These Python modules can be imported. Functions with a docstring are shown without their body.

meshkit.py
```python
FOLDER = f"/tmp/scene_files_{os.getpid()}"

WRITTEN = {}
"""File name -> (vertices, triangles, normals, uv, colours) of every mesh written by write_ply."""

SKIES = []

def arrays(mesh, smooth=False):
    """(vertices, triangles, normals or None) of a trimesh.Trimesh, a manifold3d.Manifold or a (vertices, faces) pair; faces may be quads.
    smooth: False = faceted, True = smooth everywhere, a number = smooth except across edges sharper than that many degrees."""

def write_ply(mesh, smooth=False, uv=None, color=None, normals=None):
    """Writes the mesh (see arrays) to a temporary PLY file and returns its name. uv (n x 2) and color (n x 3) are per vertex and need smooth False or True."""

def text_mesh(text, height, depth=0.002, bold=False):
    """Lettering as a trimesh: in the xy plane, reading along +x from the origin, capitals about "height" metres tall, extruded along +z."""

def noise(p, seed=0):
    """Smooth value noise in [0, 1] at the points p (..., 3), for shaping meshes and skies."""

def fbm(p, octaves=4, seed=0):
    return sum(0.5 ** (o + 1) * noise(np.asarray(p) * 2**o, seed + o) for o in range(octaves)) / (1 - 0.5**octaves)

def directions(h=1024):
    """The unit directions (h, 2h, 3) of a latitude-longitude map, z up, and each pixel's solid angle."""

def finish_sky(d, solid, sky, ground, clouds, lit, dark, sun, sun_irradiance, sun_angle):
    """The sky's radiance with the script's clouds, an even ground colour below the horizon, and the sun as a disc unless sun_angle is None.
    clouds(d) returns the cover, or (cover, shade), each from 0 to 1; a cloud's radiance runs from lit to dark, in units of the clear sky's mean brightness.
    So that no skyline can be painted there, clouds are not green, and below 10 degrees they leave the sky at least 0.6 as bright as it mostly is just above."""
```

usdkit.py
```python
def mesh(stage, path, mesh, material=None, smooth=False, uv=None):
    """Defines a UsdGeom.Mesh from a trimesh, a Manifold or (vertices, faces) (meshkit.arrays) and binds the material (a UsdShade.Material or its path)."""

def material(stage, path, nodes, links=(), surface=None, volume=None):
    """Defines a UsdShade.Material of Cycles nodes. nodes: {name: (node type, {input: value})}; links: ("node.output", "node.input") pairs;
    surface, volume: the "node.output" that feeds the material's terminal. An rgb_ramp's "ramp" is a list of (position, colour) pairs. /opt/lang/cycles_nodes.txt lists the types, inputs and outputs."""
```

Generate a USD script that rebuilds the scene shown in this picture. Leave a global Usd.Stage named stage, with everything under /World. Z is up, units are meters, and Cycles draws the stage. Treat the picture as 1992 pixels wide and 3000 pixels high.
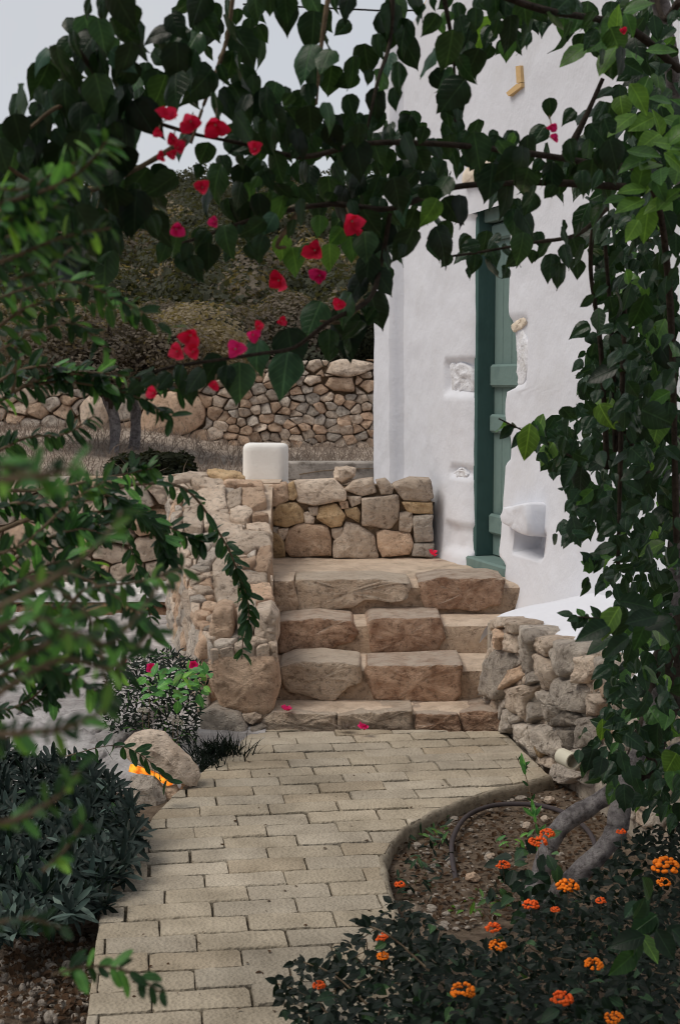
import math, random
import numpy as np, trimesh, usdkit, meshkit
from scipy.spatial import Voronoi
from shapely.geometry import Polygon, Point, box as sbox
from pxr import Usd, UsdGeom, UsdLux, UsdShade, Gf, Sdf, Vt

stage = Usd.Stage.CreateInMemory()
UsdGeom.SetStageUpAxis(stage, 'Z'); UsdGeom.SetStageMetersPerUnit(stage, 1.0)
UsdGeom.Xform.Define(stage, '/World'); UsdGeom.Scope.Define(stage, '/World/Looks')

# ------------------------------------------------------------------ camera, sky, sun
EYE = np.array([0.0, 0.0, 1.5]); PITCH = math.radians(5.26)
F, CX, CY = 3267.0, 784.0, 1180.7            # focal length and centre in the units of a 1568 wide print
cam = UsdGeom.Camera.Define(stage, '/World/camera')
cam.CreateHorizontalApertureAttr(24.0); cam.CreateVerticalApertureAttr(36.2); cam.CreateFocalLengthAttr(50.0)
cam.CreateClippingRangeAttr((0.05, 2000.0)); cam.CreateFStopAttr(8.0); cam.CreateFocusDistanceAttr(5.6)
cam.AddTranslateOp().Set(Gf.Vec3d(*map(float, EYE))); cam.AddRotateXOp().Set(90.0 - math.degrees(PITCH))
cam.CreateExposureAttr(0.50)

SUN_AZ, SUN_EL = math.radians(-105.0), math.radians(57.0)     # azimuth from +y towards +x
sd = np.array([math.sin(SUN_AZ) * math.cos(SUN_EL), math.cos(SUN_AZ) * math.cos(SUN_EL), math.sin(SUN_EL)])
sky = UsdLux.DomeLight.Define(stage, '/World/sky')
skym = usdkit.material(stage, '/World/Looks/overcast_sky', {
    's': ('sky_texture', {'sky_type': 'single_scattering', 'sun_disc': False, 'sun_elevation': SUN_EL, 'sun_rotation': SUN_AZ, 'air_density': 1.0, 'aerosol_density': 2.0}),
    'tc': ('texture_coordinate', {}), 'n': ('noise_texture', {'scale': 2.2, 'detail': 4.0, 'roughness': 0.55}),
    'r': ('rgb_ramp', {'ramp': [(0.3, (0.80, 0.80, 0.80)), (0.7, (0.97, 0.97, 0.97))]}),
    'c': ('color', {'value': (4.6, 4.65, 4.8)}),
    'm': ('mix_color', {'use_clamp': False}),
    'b': ('background_shader', {'strength': 0.1})},
    [('tc.generated', 'n.vector'), ('n.fac', 'r.fac'), ('r.color', 'm.fac'), ('s.color', 'm.a'), ('c.color', 'm.b'), ('m.result', 'b.color')], surface='b.background')
UsdShade.MaterialBindingAPI.Apply(sky.GetPrim()).Bind(skym)
sky.GetPrim().SetCustomDataByKey('kind', 'structure'); sky.GetPrim().SetCustomDataByKey('label', 'pale overcast evening sky')
sun = UsdLux.DistantLight.Define(stage, '/World/sun')
sun.CreateNormalizeAttr(True); sun.CreateIntensityAttr(0.42); sun.CreateAngleAttr(30.0); sun.CreateColorAttr(Gf.Vec3f(1.0, 0.92, 0.81))
sun.AddRotateXYZOp().Set(Gf.Vec3f(90.0 - math.degrees(SUN_EL), 0.0, -math.degrees(SUN_AZ) + 180.0))

# ------------------------------------------------------------------ helpers: pixels to points of the place
K = 1992 / 1568.0
def zp(ox, oy, pts): return [((ox + x / 2) / K, (oy + y / 2) / K) for x, y in pts]
def ray(px, py):
    u, v = (px - CX) / F, (CY - py) / F
    return np.array([u, math.cos(PITCH) + v * math.sin(PITCH), -math.sin(PITCH) + v * math.cos(PITCH)])
def at_y(px, py, Y): d = ray(px, py); return EYE + d * (Y / d[1])
def at_z(px, py, z): d = ray(px, py); return EYE + d * ((z - EYE[2]) / d[2])
def on_plane(px, py, o, n): d = ray(px, py); return EYE + d * (np.dot(np.asarray(o) - EYE, n) / np.dot(d, n))
def project(P):
    q = np.asarray(P, float) - EYE
    fw = q[..., 1] * math.cos(PITCH) - q[..., 2] * math.sin(PITCH); up = q[..., 1] * math.sin(PITCH) + q[..., 2] * math.cos(PITCH)
    fw = np.where(np.abs(fw) < 1e-6, 1e-6, fw)
    return CX + F * q[..., 0] / fw, CY - F * up / fw, fw
def unit(v): v = np.asarray(v, float); return v / np.maximum(np.linalg.norm(v, axis=-1, keepdims=True), 1e-12)
def noise_at(p, f, seed=0, o=3): return meshkit.fbm(np.asarray(p, float) * f + 100.0, o, seed) - 0.5

# ------------------------------------------------------------------ helpers: prims
counts, base_of = {}, {}
def numbered(parent, name):
    k = (parent, name); n = counts.get(k, 0); counts[k] = n + 1
    return name if n == 0 else f'{name}_{n:03d}'
def setd(p, **kw):
    for k, v in kw.items():
        if v: p.SetCustomDataByKey(k, v)
def thing(name, label=None, cat=None, loc=(0, 0, 0), group=None, kind=None):
    path = '/World/' + numbered('/World', name)
    x = UsdGeom.Xform.Define(stage, path); x.AddTranslateOp().Set(Gf.Vec3d(*map(float, loc)))
    base_of[path] = np.asarray(loc, float); setd(x.GetPrim(), label=label, category=cat, group=group, kind=kind)
    return path
def node(name, parent, label=None):
    path = parent + '/' + numbered(parent, name); x = UsdGeom.Xform.Define(stage, path); base_of[path] = base_of[parent]; setd(x.GetPrim(), label=label)
    return path
def part(name, m, mat, parent, smooth=False, label=None, kind=None, uv=None):
    path = parent + '/' + numbered(parent, name); b = base_of.get(parent, np.zeros(3))
    if hasattr(m, 'vertices'): m = (np.array(m.vertices), np.array(m.faces))
    v = np.asarray(m[0], float) - b
    g = usdkit.mesh(stage, path, (v, m[1]), '/World/Looks/' + mat, smooth, uv); base_of[path] = b
    setd(g.GetPrim(), label=label, kind=kind)
    return path
def solo(name, m, mat, label=None, cat=None, group=None, kind=None, smooth=False):
    path = '/World/' + numbered('/World', name)
    if hasattr(m, 'vertices'): m = (np.array(m.vertices), np.array(m.faces))
    v = np.asarray(m[0], float); c = np.array([v[:, 0].mean(), v[:, 1].mean(), v[:, 2].min()])
    g = usdkit.mesh(stage, path, (v - c, m[1]), '/World/Looks/' + mat, smooth)
    UsdGeom.Xformable(g).AddTranslateOp().Set(Gf.Vec3d(*map(float, c))); setd(g.GetPrim(), label=label, category=cat, group=group, kind=kind)
    return path
def join(ms):
    vs, fs, k = [], [], 0
    for v, f in ms: vs.append(v); fs.append(np.asarray(f) + k); k += len(v)
    return np.vstack(vs), np.vstack(fs)

# ------------------------------------------------------------------ materials
def mat_rock(name, a, b, c=None, scale=9.0, bump=0.5, rand=0.25, top=None, pits=True, bdist=0.035):
    """Weathered stone: two tones mixed by noise, stains, pores, strong relief, tone shifted from stone to stone; top = paler colour mixed in on upward faces."""
    n = {'g': ('geometry', {}), 'o': ('object_info', {}),
         'n1': ('noise_texture', {'scale': scale, 'detail': 6.0, 'roughness': 0.62, 'distortion': 0.4}), 'r1': ('rgb_ramp', {'ramp': [(0.34, a), (0.66, b)]}),
         'n2': ('noise_texture', {'scale': scale * 3.3, 'detail': 8.0, 'roughness': 0.7}), 'r2': ('rgb_ramp', {'ramp': [(0.33, (0.34, 0.31, 0.28)), (0.48, (1, 1, 1)), (0.75, (1.14, 1.12, 1.08))]}),
         'mu': ('mix_color', {'blend_type': 'multiply', 'fac': 0.85, 'use_clamp': False}),
         'rr': ('map_range', {'from_min': 0.0, 'from_max': 1.0, 'to_min': 1 - rand, 'to_max': 1 + rand}),
         'hs': ('hsv', {'hue': 0.5, 'saturation': 1.0}),
         'v': ('voronoi_texture', {'scale': scale * 9.0}), 'vr': ('map_range', {'from_min': 0.05, 'from_max': 0.35, 'to_min': 0.0, 'to_max': 0.25, 'clamp': True}),
         'n3': ('noise_texture', {'scale': scale * 8, 'detail': 7.0, 'roughness': 0.75}),
         'add': ('math', {'math_type': 'add'}), 'add2': ('math', {'math_type': 'add'}), 'bu': ('bump', {'strength': bump, 'distance': bdist}),
         'p': ('principled_bsdf', {'roughness': 0.92, 'specular_ior_level': 0.2})}
    L = [('g.position', 'n1.vector'), ('g.position', 'n2.vector'), ('g.position', 'n3.vector'), ('g.position', 'v.vector'), ('n1.fac', 'r1.fac'), ('n2.fac', 'r2.fac'), ('r1.color', 'mu.a'), ('r2.color', 'mu.b'),
         ('o.random', 'rr.value'), ('rr.result', 'hs.value'), ('mu.result', 'hs.color'), ('v.distance', 'vr.value'), ('n2.fac', 'add.value1'), ('vr.result', 'add.value2'), ('add.value', 'add2.value1'), ('n3.fac', 'add2.value2'),
         ('add2.value', 'bu.height'), ('bu.normal', 'p.normal')]
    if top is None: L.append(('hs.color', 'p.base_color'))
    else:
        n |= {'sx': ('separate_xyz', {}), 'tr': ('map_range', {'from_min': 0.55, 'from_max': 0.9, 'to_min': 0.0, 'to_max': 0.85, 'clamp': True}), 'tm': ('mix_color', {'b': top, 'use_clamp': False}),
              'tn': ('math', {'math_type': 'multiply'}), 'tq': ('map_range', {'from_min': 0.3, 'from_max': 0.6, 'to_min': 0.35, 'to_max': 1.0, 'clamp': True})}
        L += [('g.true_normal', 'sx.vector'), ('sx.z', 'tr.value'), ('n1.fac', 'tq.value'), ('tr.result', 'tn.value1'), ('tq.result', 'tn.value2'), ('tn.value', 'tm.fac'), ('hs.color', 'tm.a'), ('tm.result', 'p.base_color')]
    usdkit.material(stage, '/World/Looks/' + name, n, L, surface='p.BSDF')
PALE, PINK, RED, GREY = (0.50, 0.42, 0.33), (0.47, 0.33, 0.23), (0.40, 0.22, 0.13), (0.36, 0.33, 0.29)
mat_rock('limestone_pale', (0.53, 0.42, 0.33), (0.76, 0.64, 0.53), bump=0.9)
mat_rock('limestone_pink', (0.54, 0.37, 0.26), (0.72, 0.54, 0.40), bump=0.9)
mat_rock('limestone_red', (0.46, 0.25, 0.15), (0.66, 0.42, 0.28), bump=0.9)
mat_rock('limestone_ochre', (0.48, 0.33, 0.18), (0.70, 0.52, 0.33), bump=0.9)
mat_rock('limestone_grey', (0.44, 0.385, 0.335), (0.72, 0.64, 0.555), bump=1.0)
mat_rock('limestone_dark', (0.13, 0.115, 0.10), (0.30, 0.26, 0.22), bump=0.75)
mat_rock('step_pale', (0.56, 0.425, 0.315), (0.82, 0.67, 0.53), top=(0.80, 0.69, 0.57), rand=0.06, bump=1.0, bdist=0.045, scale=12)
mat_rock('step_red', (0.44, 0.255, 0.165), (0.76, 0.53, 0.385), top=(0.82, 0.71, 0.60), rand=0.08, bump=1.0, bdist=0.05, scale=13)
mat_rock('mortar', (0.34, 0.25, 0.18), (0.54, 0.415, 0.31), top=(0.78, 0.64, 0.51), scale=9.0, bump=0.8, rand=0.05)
mat_rock('wall_core', (0.12, 0.085, 0.055), (0.27, 0.20, 0.135), scale=14, rand=0.02)
mat_rock('mortar_grey', (0.30, 0.26, 0.215), (0.50, 0.44, 0.37), scale=8.0, bump=0.8, rand=0.05)
mat_rock('concrete_edge', (0.17, 0.145, 0.11), (0.30, 0.265, 0.21), scale=12, bump=0.5, rand=0.05)
mat_rock('soil', (0.14, 0.10, 0.07), (0.33, 0.255, 0.19), scale=16, bump=1.0, rand=0.02)
mat_rock('joint_sand', (0.10, 0.085, 0.06), (0.20, 0.165, 0.12), scale=20, bump=0.8, rand=0.02)
mat_rock('yard_stone', (0.38, 0.36, 0.36), (0.66, 0.64, 0.65), scale=4, bump=1.0, rand=0.12)
mat_rock('terrace_earth', (0.26, 0.21, 0.17), (0.44, 0.37, 0.31), scale=4, bump=0.8, rand=0.02)
mat_rock('hill_earth', (0.14, 0.10, 0.065), (0.34, 0.25, 0.17), scale=0.7, bump=0.8, rand=0.02, bdist=0.2)
mat_rock('bench_cement', (0.50, 0.50, 0.50), (0.64, 0.64, 0.65), scale=5, bump=0.15, rand=0.02)
mat_rock('grey_timber', (0.22, 0.20, 0.18), (0.36, 0.33, 0.30), scale=5, bump=0.3, rand=0.03)
mat_rock('bark_grey', (0.16, 0.145, 0.15), (0.50, 0.47, 0.48), scale=30, bump=1.0, rand=0.05)
mat_rock('bark_dark', (0.035, 0.028, 0.022), (0.09, 0.07, 0.055), scale=30, bump=0.8, rand=0.1)
mat_rock('twig', (0.10, 0.075, 0.05), (0.20, 0.15, 0.10), scale=40, bump=0.4, rand=0.2)
for i, (a, b) in enumerate([((0.25, 0.213, 0.160), (0.35, 0.304, 0.235)), ((0.25, 0.217, 0.170), (0.35, 0.310, 0.248)), ((0.242, 0.20, 0.145), (0.34, 0.287, 0.215))]):
    usdkit.material(stage, f'/World/Looks/paver_{"abc"[i]}', {
        'g': ('geometry', {}), 'o': ('object_info', {}), 'n1': ('noise_texture', {'scale': 7.0, 'detail': 5.0}), 'r1': ('rgb_ramp', {'ramp': [(0.3, a), (0.7, b)]}),
        'v': ('voronoi_texture', {'scale': 95.0, 'randomness': 1.0}), 'nv': ('noise_texture', {'scale': 60.0, 'detail': 4.0, 'roughness': 0.7}), 'vm': ('math', {'math_type': 'multiply_add', 'value2': 0.55, 'value3': -0.16}), 'va': ('math', {'math_type': 'add'}),
        'nl': ('noise_texture', {'scale': 1.6, 'detail': 5.0, 'roughness': 0.65}), 'rl': ('map_range', {'from_min': 0.3, 'from_max': 0.7, 'to_min': 0.72, 'to_max': 1.18}), 'hl': ('hsv', {'hue': 0.5, 'saturation': 1.0}), 'vr': ('rgb_ramp', {'ramp': [(0.16, (0.34, 0.32, 0.28)), (0.25, (1, 1, 1)), (1.0, (1.04, 1.04, 1.04))]}),
        'mu': ('mix_color', {'blend_type': 'multiply', 'fac': 1.0, 'use_clamp': False}), 'rr': ('map_range', {'to_min': 0.90, 'to_max': 1.08}), 'hs': ('hsv', {'hue': 0.5, 'saturation': 1.0}),
        'bu': ('bump', {'strength': 0.7, 'distance': 0.006}), 'p': ('principled_bsdf', {'roughness': 0.9, 'specular_ior_level': 0.2})},
        [('g.position', 'n1.vector'), ('g.position', 'v.vector'), ('g.position', 'nv.vector'), ('n1.fac', 'r1.fac'), ('nv.fac', 'vm.value1'), ('v.distance', 'va.value1'), ('vm.value', 'va.value2'), ('va.value', 'vr.fac'), ('r1.color', 'mu.a'), ('vr.color', 'mu.b'),
         ('o.random', 'rr.value'), ('rr.result', 'hs.value'), ('mu.result', 'hs.color'), ('g.position', 'nl.vector'), ('nl.fac', 'rl.value'), ('rl.result', 'hl.value'), ('hs.color', 'hl.color'), ('hl.color', 'p.base_color'), ('va.value', 'bu.height'), ('bu.normal', 'p.normal')], surface='p.BSDF')
def mat_plaster(name, col, stain, bump=0.25, scale=3.0):
    usdkit.material(stage, '/World/Looks/' + name, {
        'g': ('geometry', {}), 'n1': ('noise_texture', {'scale': scale, 'detail': 6.0, 'roughness': 0.6}), 'r1': ('rgb_ramp', {'ramp': [(0.28, stain), (0.46, col), (0.56, tuple(c * 1.02 for c in col)), (0.72, tuple(0.5 * c + 0.5 * d for c, d in zip(col, stain)))]}),
        'n2': ('noise_texture', {'scale': 45.0, 'detail': 6.0, 'roughness': 0.6}), 'n3': ('noise_texture', {'scale': 9.0, 'detail': 3.0}), 'ad': ('math', {'math_type': 'multiply_add', 'value2': 2.0}),
        'bu': ('bump', {'strength': bump, 'distance': 0.01}), 'p': ('principled_bsdf', {'roughness': 0.9, 'specular_ior_level': 0.15})},
        [('g.position', 'n1.vector'), ('g.position', 'n2.vector'), ('g.position', 'n3.vector'), ('n1.fac', 'r1.fac'), ('r1.color', 'p.base_color'), ('n3.fac', 'ad.value1'), ('n2.fac', 'ad.value3'), ('ad.value', 'bu.height'), ('bu.normal', 'p.normal')], surface='p.BSDF')
mat_plaster('whitewash', (0.56, 0.575, 0.625), (0.53, 0.54, 0.575))
mat_plaster('whitewash_warm', (0.66, 0.65, 0.63), (0.62, 0.60, 0.57))
mat_plaster('tan_plaster', (0.60, 0.53, 0.44), (0.52, 0.44, 0.34), bump=0.6, scale=8)
mat_plaster('whitewash_rough', (0.60, 0.61, 0.65), (0.50, 0.49, 0.48), bump=1.0, scale=8)
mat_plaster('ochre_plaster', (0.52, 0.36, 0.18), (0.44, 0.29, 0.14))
mat_plaster('green_paint', (0.125, 0.185, 0.175), (0.095, 0.145, 0.138), bump=0.2, scale=6)
mat_plaster('green_paint_shaded', (0.048, 0.095, 0.090), (0.038, 0.076, 0.072), bump=0.2, scale=6)  # door green darkened, standing for the shade on the frame posts
mat_plaster('pipe_plastic', (0.46, 0.44, 0.36), (0.36, 0.34, 0.27), bump=0.1)
mat_plaster('black_rubber', (0.05, 0.042, 0.045), (0.035, 0.03, 0.03), bump=0.1)
mat_plaster('cable_black', (0.03, 0.03, 0.03), (0.03, 0.03, 0.03), bump=0.0)
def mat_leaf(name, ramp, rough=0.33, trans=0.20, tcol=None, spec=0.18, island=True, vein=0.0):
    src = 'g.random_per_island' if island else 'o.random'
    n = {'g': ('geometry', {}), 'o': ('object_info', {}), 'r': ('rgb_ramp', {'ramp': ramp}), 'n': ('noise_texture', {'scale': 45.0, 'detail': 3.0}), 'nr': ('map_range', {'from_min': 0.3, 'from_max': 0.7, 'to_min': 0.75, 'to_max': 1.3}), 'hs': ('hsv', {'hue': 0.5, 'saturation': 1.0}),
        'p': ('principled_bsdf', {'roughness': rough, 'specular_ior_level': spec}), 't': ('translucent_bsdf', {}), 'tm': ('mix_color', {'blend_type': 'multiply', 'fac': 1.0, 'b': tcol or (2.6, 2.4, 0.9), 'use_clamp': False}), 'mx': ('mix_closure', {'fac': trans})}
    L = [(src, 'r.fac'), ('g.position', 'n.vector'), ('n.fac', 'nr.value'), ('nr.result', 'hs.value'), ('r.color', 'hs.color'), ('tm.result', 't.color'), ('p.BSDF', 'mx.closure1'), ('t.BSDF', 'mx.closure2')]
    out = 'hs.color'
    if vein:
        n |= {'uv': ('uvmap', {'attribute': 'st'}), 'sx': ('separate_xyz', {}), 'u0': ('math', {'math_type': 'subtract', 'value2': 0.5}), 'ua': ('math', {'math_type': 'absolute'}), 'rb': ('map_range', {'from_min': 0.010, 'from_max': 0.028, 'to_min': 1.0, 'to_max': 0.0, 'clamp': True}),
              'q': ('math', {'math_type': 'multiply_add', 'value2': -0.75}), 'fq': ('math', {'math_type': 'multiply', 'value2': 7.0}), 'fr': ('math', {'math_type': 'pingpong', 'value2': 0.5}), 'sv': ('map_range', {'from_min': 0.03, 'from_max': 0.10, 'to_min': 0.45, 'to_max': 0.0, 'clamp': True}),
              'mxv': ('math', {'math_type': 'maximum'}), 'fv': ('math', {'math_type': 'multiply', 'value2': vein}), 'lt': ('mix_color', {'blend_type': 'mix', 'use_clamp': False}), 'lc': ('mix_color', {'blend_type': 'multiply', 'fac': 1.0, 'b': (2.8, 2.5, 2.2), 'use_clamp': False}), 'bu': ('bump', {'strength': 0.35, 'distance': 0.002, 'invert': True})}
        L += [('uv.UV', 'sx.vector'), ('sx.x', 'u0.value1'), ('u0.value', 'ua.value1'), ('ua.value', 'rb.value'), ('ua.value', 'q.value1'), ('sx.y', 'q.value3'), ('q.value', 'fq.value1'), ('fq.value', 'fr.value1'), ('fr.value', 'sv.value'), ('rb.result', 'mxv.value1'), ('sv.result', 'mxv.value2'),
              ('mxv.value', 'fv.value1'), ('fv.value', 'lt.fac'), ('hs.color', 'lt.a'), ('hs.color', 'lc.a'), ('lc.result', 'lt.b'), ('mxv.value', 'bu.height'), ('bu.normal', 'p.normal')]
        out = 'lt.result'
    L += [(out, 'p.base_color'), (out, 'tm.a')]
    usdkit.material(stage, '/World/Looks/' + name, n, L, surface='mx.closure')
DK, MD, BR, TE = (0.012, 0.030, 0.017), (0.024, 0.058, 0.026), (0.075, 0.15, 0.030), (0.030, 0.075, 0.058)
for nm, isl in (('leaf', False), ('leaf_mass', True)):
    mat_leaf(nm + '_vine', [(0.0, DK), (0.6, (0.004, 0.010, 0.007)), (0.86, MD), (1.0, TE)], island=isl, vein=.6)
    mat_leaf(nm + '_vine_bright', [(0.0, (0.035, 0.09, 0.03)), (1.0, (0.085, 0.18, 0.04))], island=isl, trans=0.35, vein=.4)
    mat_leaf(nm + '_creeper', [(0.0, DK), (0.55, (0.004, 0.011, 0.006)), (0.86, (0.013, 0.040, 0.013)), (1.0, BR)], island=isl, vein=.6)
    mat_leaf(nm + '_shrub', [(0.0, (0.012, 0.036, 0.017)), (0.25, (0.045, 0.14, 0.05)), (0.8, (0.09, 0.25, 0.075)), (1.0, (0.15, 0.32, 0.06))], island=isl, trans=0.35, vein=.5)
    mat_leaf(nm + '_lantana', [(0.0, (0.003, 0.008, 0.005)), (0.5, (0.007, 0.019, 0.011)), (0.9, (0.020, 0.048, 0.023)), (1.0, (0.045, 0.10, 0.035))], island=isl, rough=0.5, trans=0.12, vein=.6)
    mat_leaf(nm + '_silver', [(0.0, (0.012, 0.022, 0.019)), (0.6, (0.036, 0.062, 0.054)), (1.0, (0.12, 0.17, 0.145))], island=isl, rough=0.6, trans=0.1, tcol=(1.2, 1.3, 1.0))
mat_leaf('juniper_green', [(0.0, (0.045, 0.048, 0.034)), (1.0, (0.12, 0.12, 0.085))], rough=0.8, spec=0.1)
mat_leaf('juniper_tan', [(0.0, (0.17, 0.142, 0.10)), (1.0, (0.36, 0.305, 0.22))], rough=0.8, spec=0.1)
mat_leaf('juniper_brown', [(0.0, (0.11, 0.093, 0.074)), (1.0, (0.26, 0.215, 0.165))], rough=0.8, spec=0.1)
mat_leaf('bush_black', [(0.0, (0.015, 0.018, 0.010)), (1.0, (0.06, 0.065, 0.035))], rough=0.8, spec=0.1)
mat_leaf('dry_blade', [(0.0, (0.20, 0.16, 0.13)), (1.0, (0.50, 0.42, 0.34))], rough=0.8, spec=0.1, tcol=(1, 1, 1))
mat_leaf('dead_leaf', [(0.0, (0.06, 0.035, 0.02)), (0.6, (0.20, 0.13, 0.075)), (1.0, (0.34, 0.25, 0.16))], rough=0.8, spec=0.1, tcol=(1, 1, 1))
mat_leaf('bract_red', [(0.0, (0.50, 0.010, 0.045)), (0.6, (0.66, 0.018, 0.075)), (1.0, (0.78, 0.05, 0.13))], rough=0.6, spec=0.2, trans=0.4, tcol=(1.2, 1.1, 1.1), island=False, vein=.25)
mat_leaf('bract_pink', [(0.0, (0.50, 0.012, 0.11)), (1.0, (0.70, 0.03, 0.20))], rough=0.6, spec=0.2, trans=0.4, tcol=(1.2, 1.1, 1.1), island=False)
mat_leaf('petal_orange', [(0.0, (0.80, 0.20, 0.01)), (1.0, (0.95, 0.40, 0.02))], rough=0.6, spec=0.2, trans=0.2, tcol=(1, 1, 1))
mat_leaf('petal_red_orange', [(0.0, (0.75, 0.11, 0.015)), (1.0, (0.92, 0.24, 0.02))], rough=0.6, spec=0.2, trans=0.2, tcol=(1, 1, 1))
mat_leaf('umbel_white', [(0.0, (0.35, 0.32, 0.28)), (1.0, (0.6, 0.58, 0.54))], rough=0.8, spec=0.1, tcol=(1, 1, 1))
usdkit.material(stage, '/World/Looks/lamp_glow', {'g': ('geometry', {}), 'n': ('noise_texture', {'scale': 40.0, 'detail': 2.0}), 'r': ('rgb_ramp', {'ramp': [(0.35, (0.55, 0.10, 0.01)), (0.6, (1.0, 0.42, 0.04))]}), 'e': ('emission', {'strength': 1.0})}, [('g.position', 'n.vector'), ('n.fac', 'r.fac'), ('r.color', 'e.color')], surface='e.emission')

# ------------------------------------------------------------------ helpers: shapes
def boxm(c, s, R=None, bev=0.0):
    """A box with chamfered edges; R: columns are its axes."""
    h = np.asarray(s, float) / 2; b = min(bev, h.min() * 0.9); pts = []
    for sx in (-1, 1):
        for sy in (-1, 1):
            for sz in (-1, 1):
                for k in range(3):
                    q = h - (b if b else 0); q = q.copy(); q[k] = h[k]; pts.append(np.array([sx, sy, sz]) * q)
    m = trimesh.convex.convex_hull(np.array(pts)) if b else trimesh.creation.box(2 * h)
    v = np.array(m.vertices)
    if R is not None: v = v @ np.asarray(R, float).T
    return v + np.asarray(c, float), np.array(m.faces)
def catmull(P, n=8):
    P = np.asarray(P, float); Q = np.vstack([2 * P[0] - P[1], P, 2 * P[-1] - P[-2]]); out = []
    for i in range(1, len(Q) - 2):
        a, b, c, d = Q[i - 1:i + 3]
        for t in np.arange(n) / n:
            out.append(0.5 * (2 * b + (c - a) * t + (2 * a - 5 * b + 4 * c - d) * t * t + (3 * b - a - 3 * c + d) * t ** 3))
    return np.vstack([out, P[-1:]])
def tube(P, r0, r1, sides=6, wob=0.0, seed=0):
    P = np.asarray(P, float); n = len(P); T = unit(np.gradient(P, axis=0)); up = np.array([0.3, 0.2, 0.93])
    A = unit(np.cross(T, up)); B = np.cross(T, A); r = np.linspace(r0, r1, n)[:, None, None]; a = np.arange(sides) / sides * 2 * np.pi
    V = (P[:, None] + r * (np.cos(a)[None, :, None] * A[:, None] + np.sin(a)[None, :, None] * B[:, None])).reshape(-1, 3)
    if wob: V = V + wob * noise_at(V, 9.0, seed)[:, None] * np.repeat(unit(V.reshape(n, sides, 3) - P[:, None]).reshape(-1, 3), 1, 0)
    F_ = []
    for i in range(n - 1):
        for j in range(sides):
            k = (j + 1) % sides; F_ += [(i * sides + j, i * sides + k, (i + 1) * sides + k), (i * sides + j, (i + 1) * sides + k, (i + 1) * sides + j)]
    V = np.vstack([V, P[0], P[-1]]); e = len(V) - 1
    for j in range(sides):
        k = (j + 1) % sides; F_ += [(e - 1, k, j), (e, (n - 1) * sides + j, (n - 1) * sides + k)]
    return V, np.array(F_)
def plane(o, u, v):
    u = unit(u); v = np.asarray(v, float); n = unit(np.cross(u, v)); v = np.cross(n, u)
    if np.dot(n, EYE - np.asarray(o)) < 0: n = -n
    return np.asarray(o, float), u, v, n
def to_uv(px, pl):
    o, u, v, n = pl; out = []
    for x, y in px:
        q = on_plane(x, y, o, n) - o; out.append((q @ u, q @ v))
    return np.array(out)
def resample(poly, n):
    r = poly.exterior; return np.array([r.interpolate(t, normalized=True).coords[0] for t in (np.arange(n) / n)])
BULGY = lambda b, back: [('i', 0.01, -back), ('i', 0.0, -0.45 * b), ('i', 0.12, 0.15 * b), ('s', 0.82, 0.62 * b), ('s', 0.55, 0.9 * b), ('s', 0.25, 1.0 * b)]
BLOCKY = lambda b, back: [('i', 0.0, -back), ('i', 0.0, -0.15 * b), ('i', 0.05, 0.40 * b), ('s', 0.88, 0.74 * b), ('s', 0.70, 0.88 * b), ('s', 0.50, 0.96 * b), ('s', 0.28, 1.0 * b)]
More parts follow.
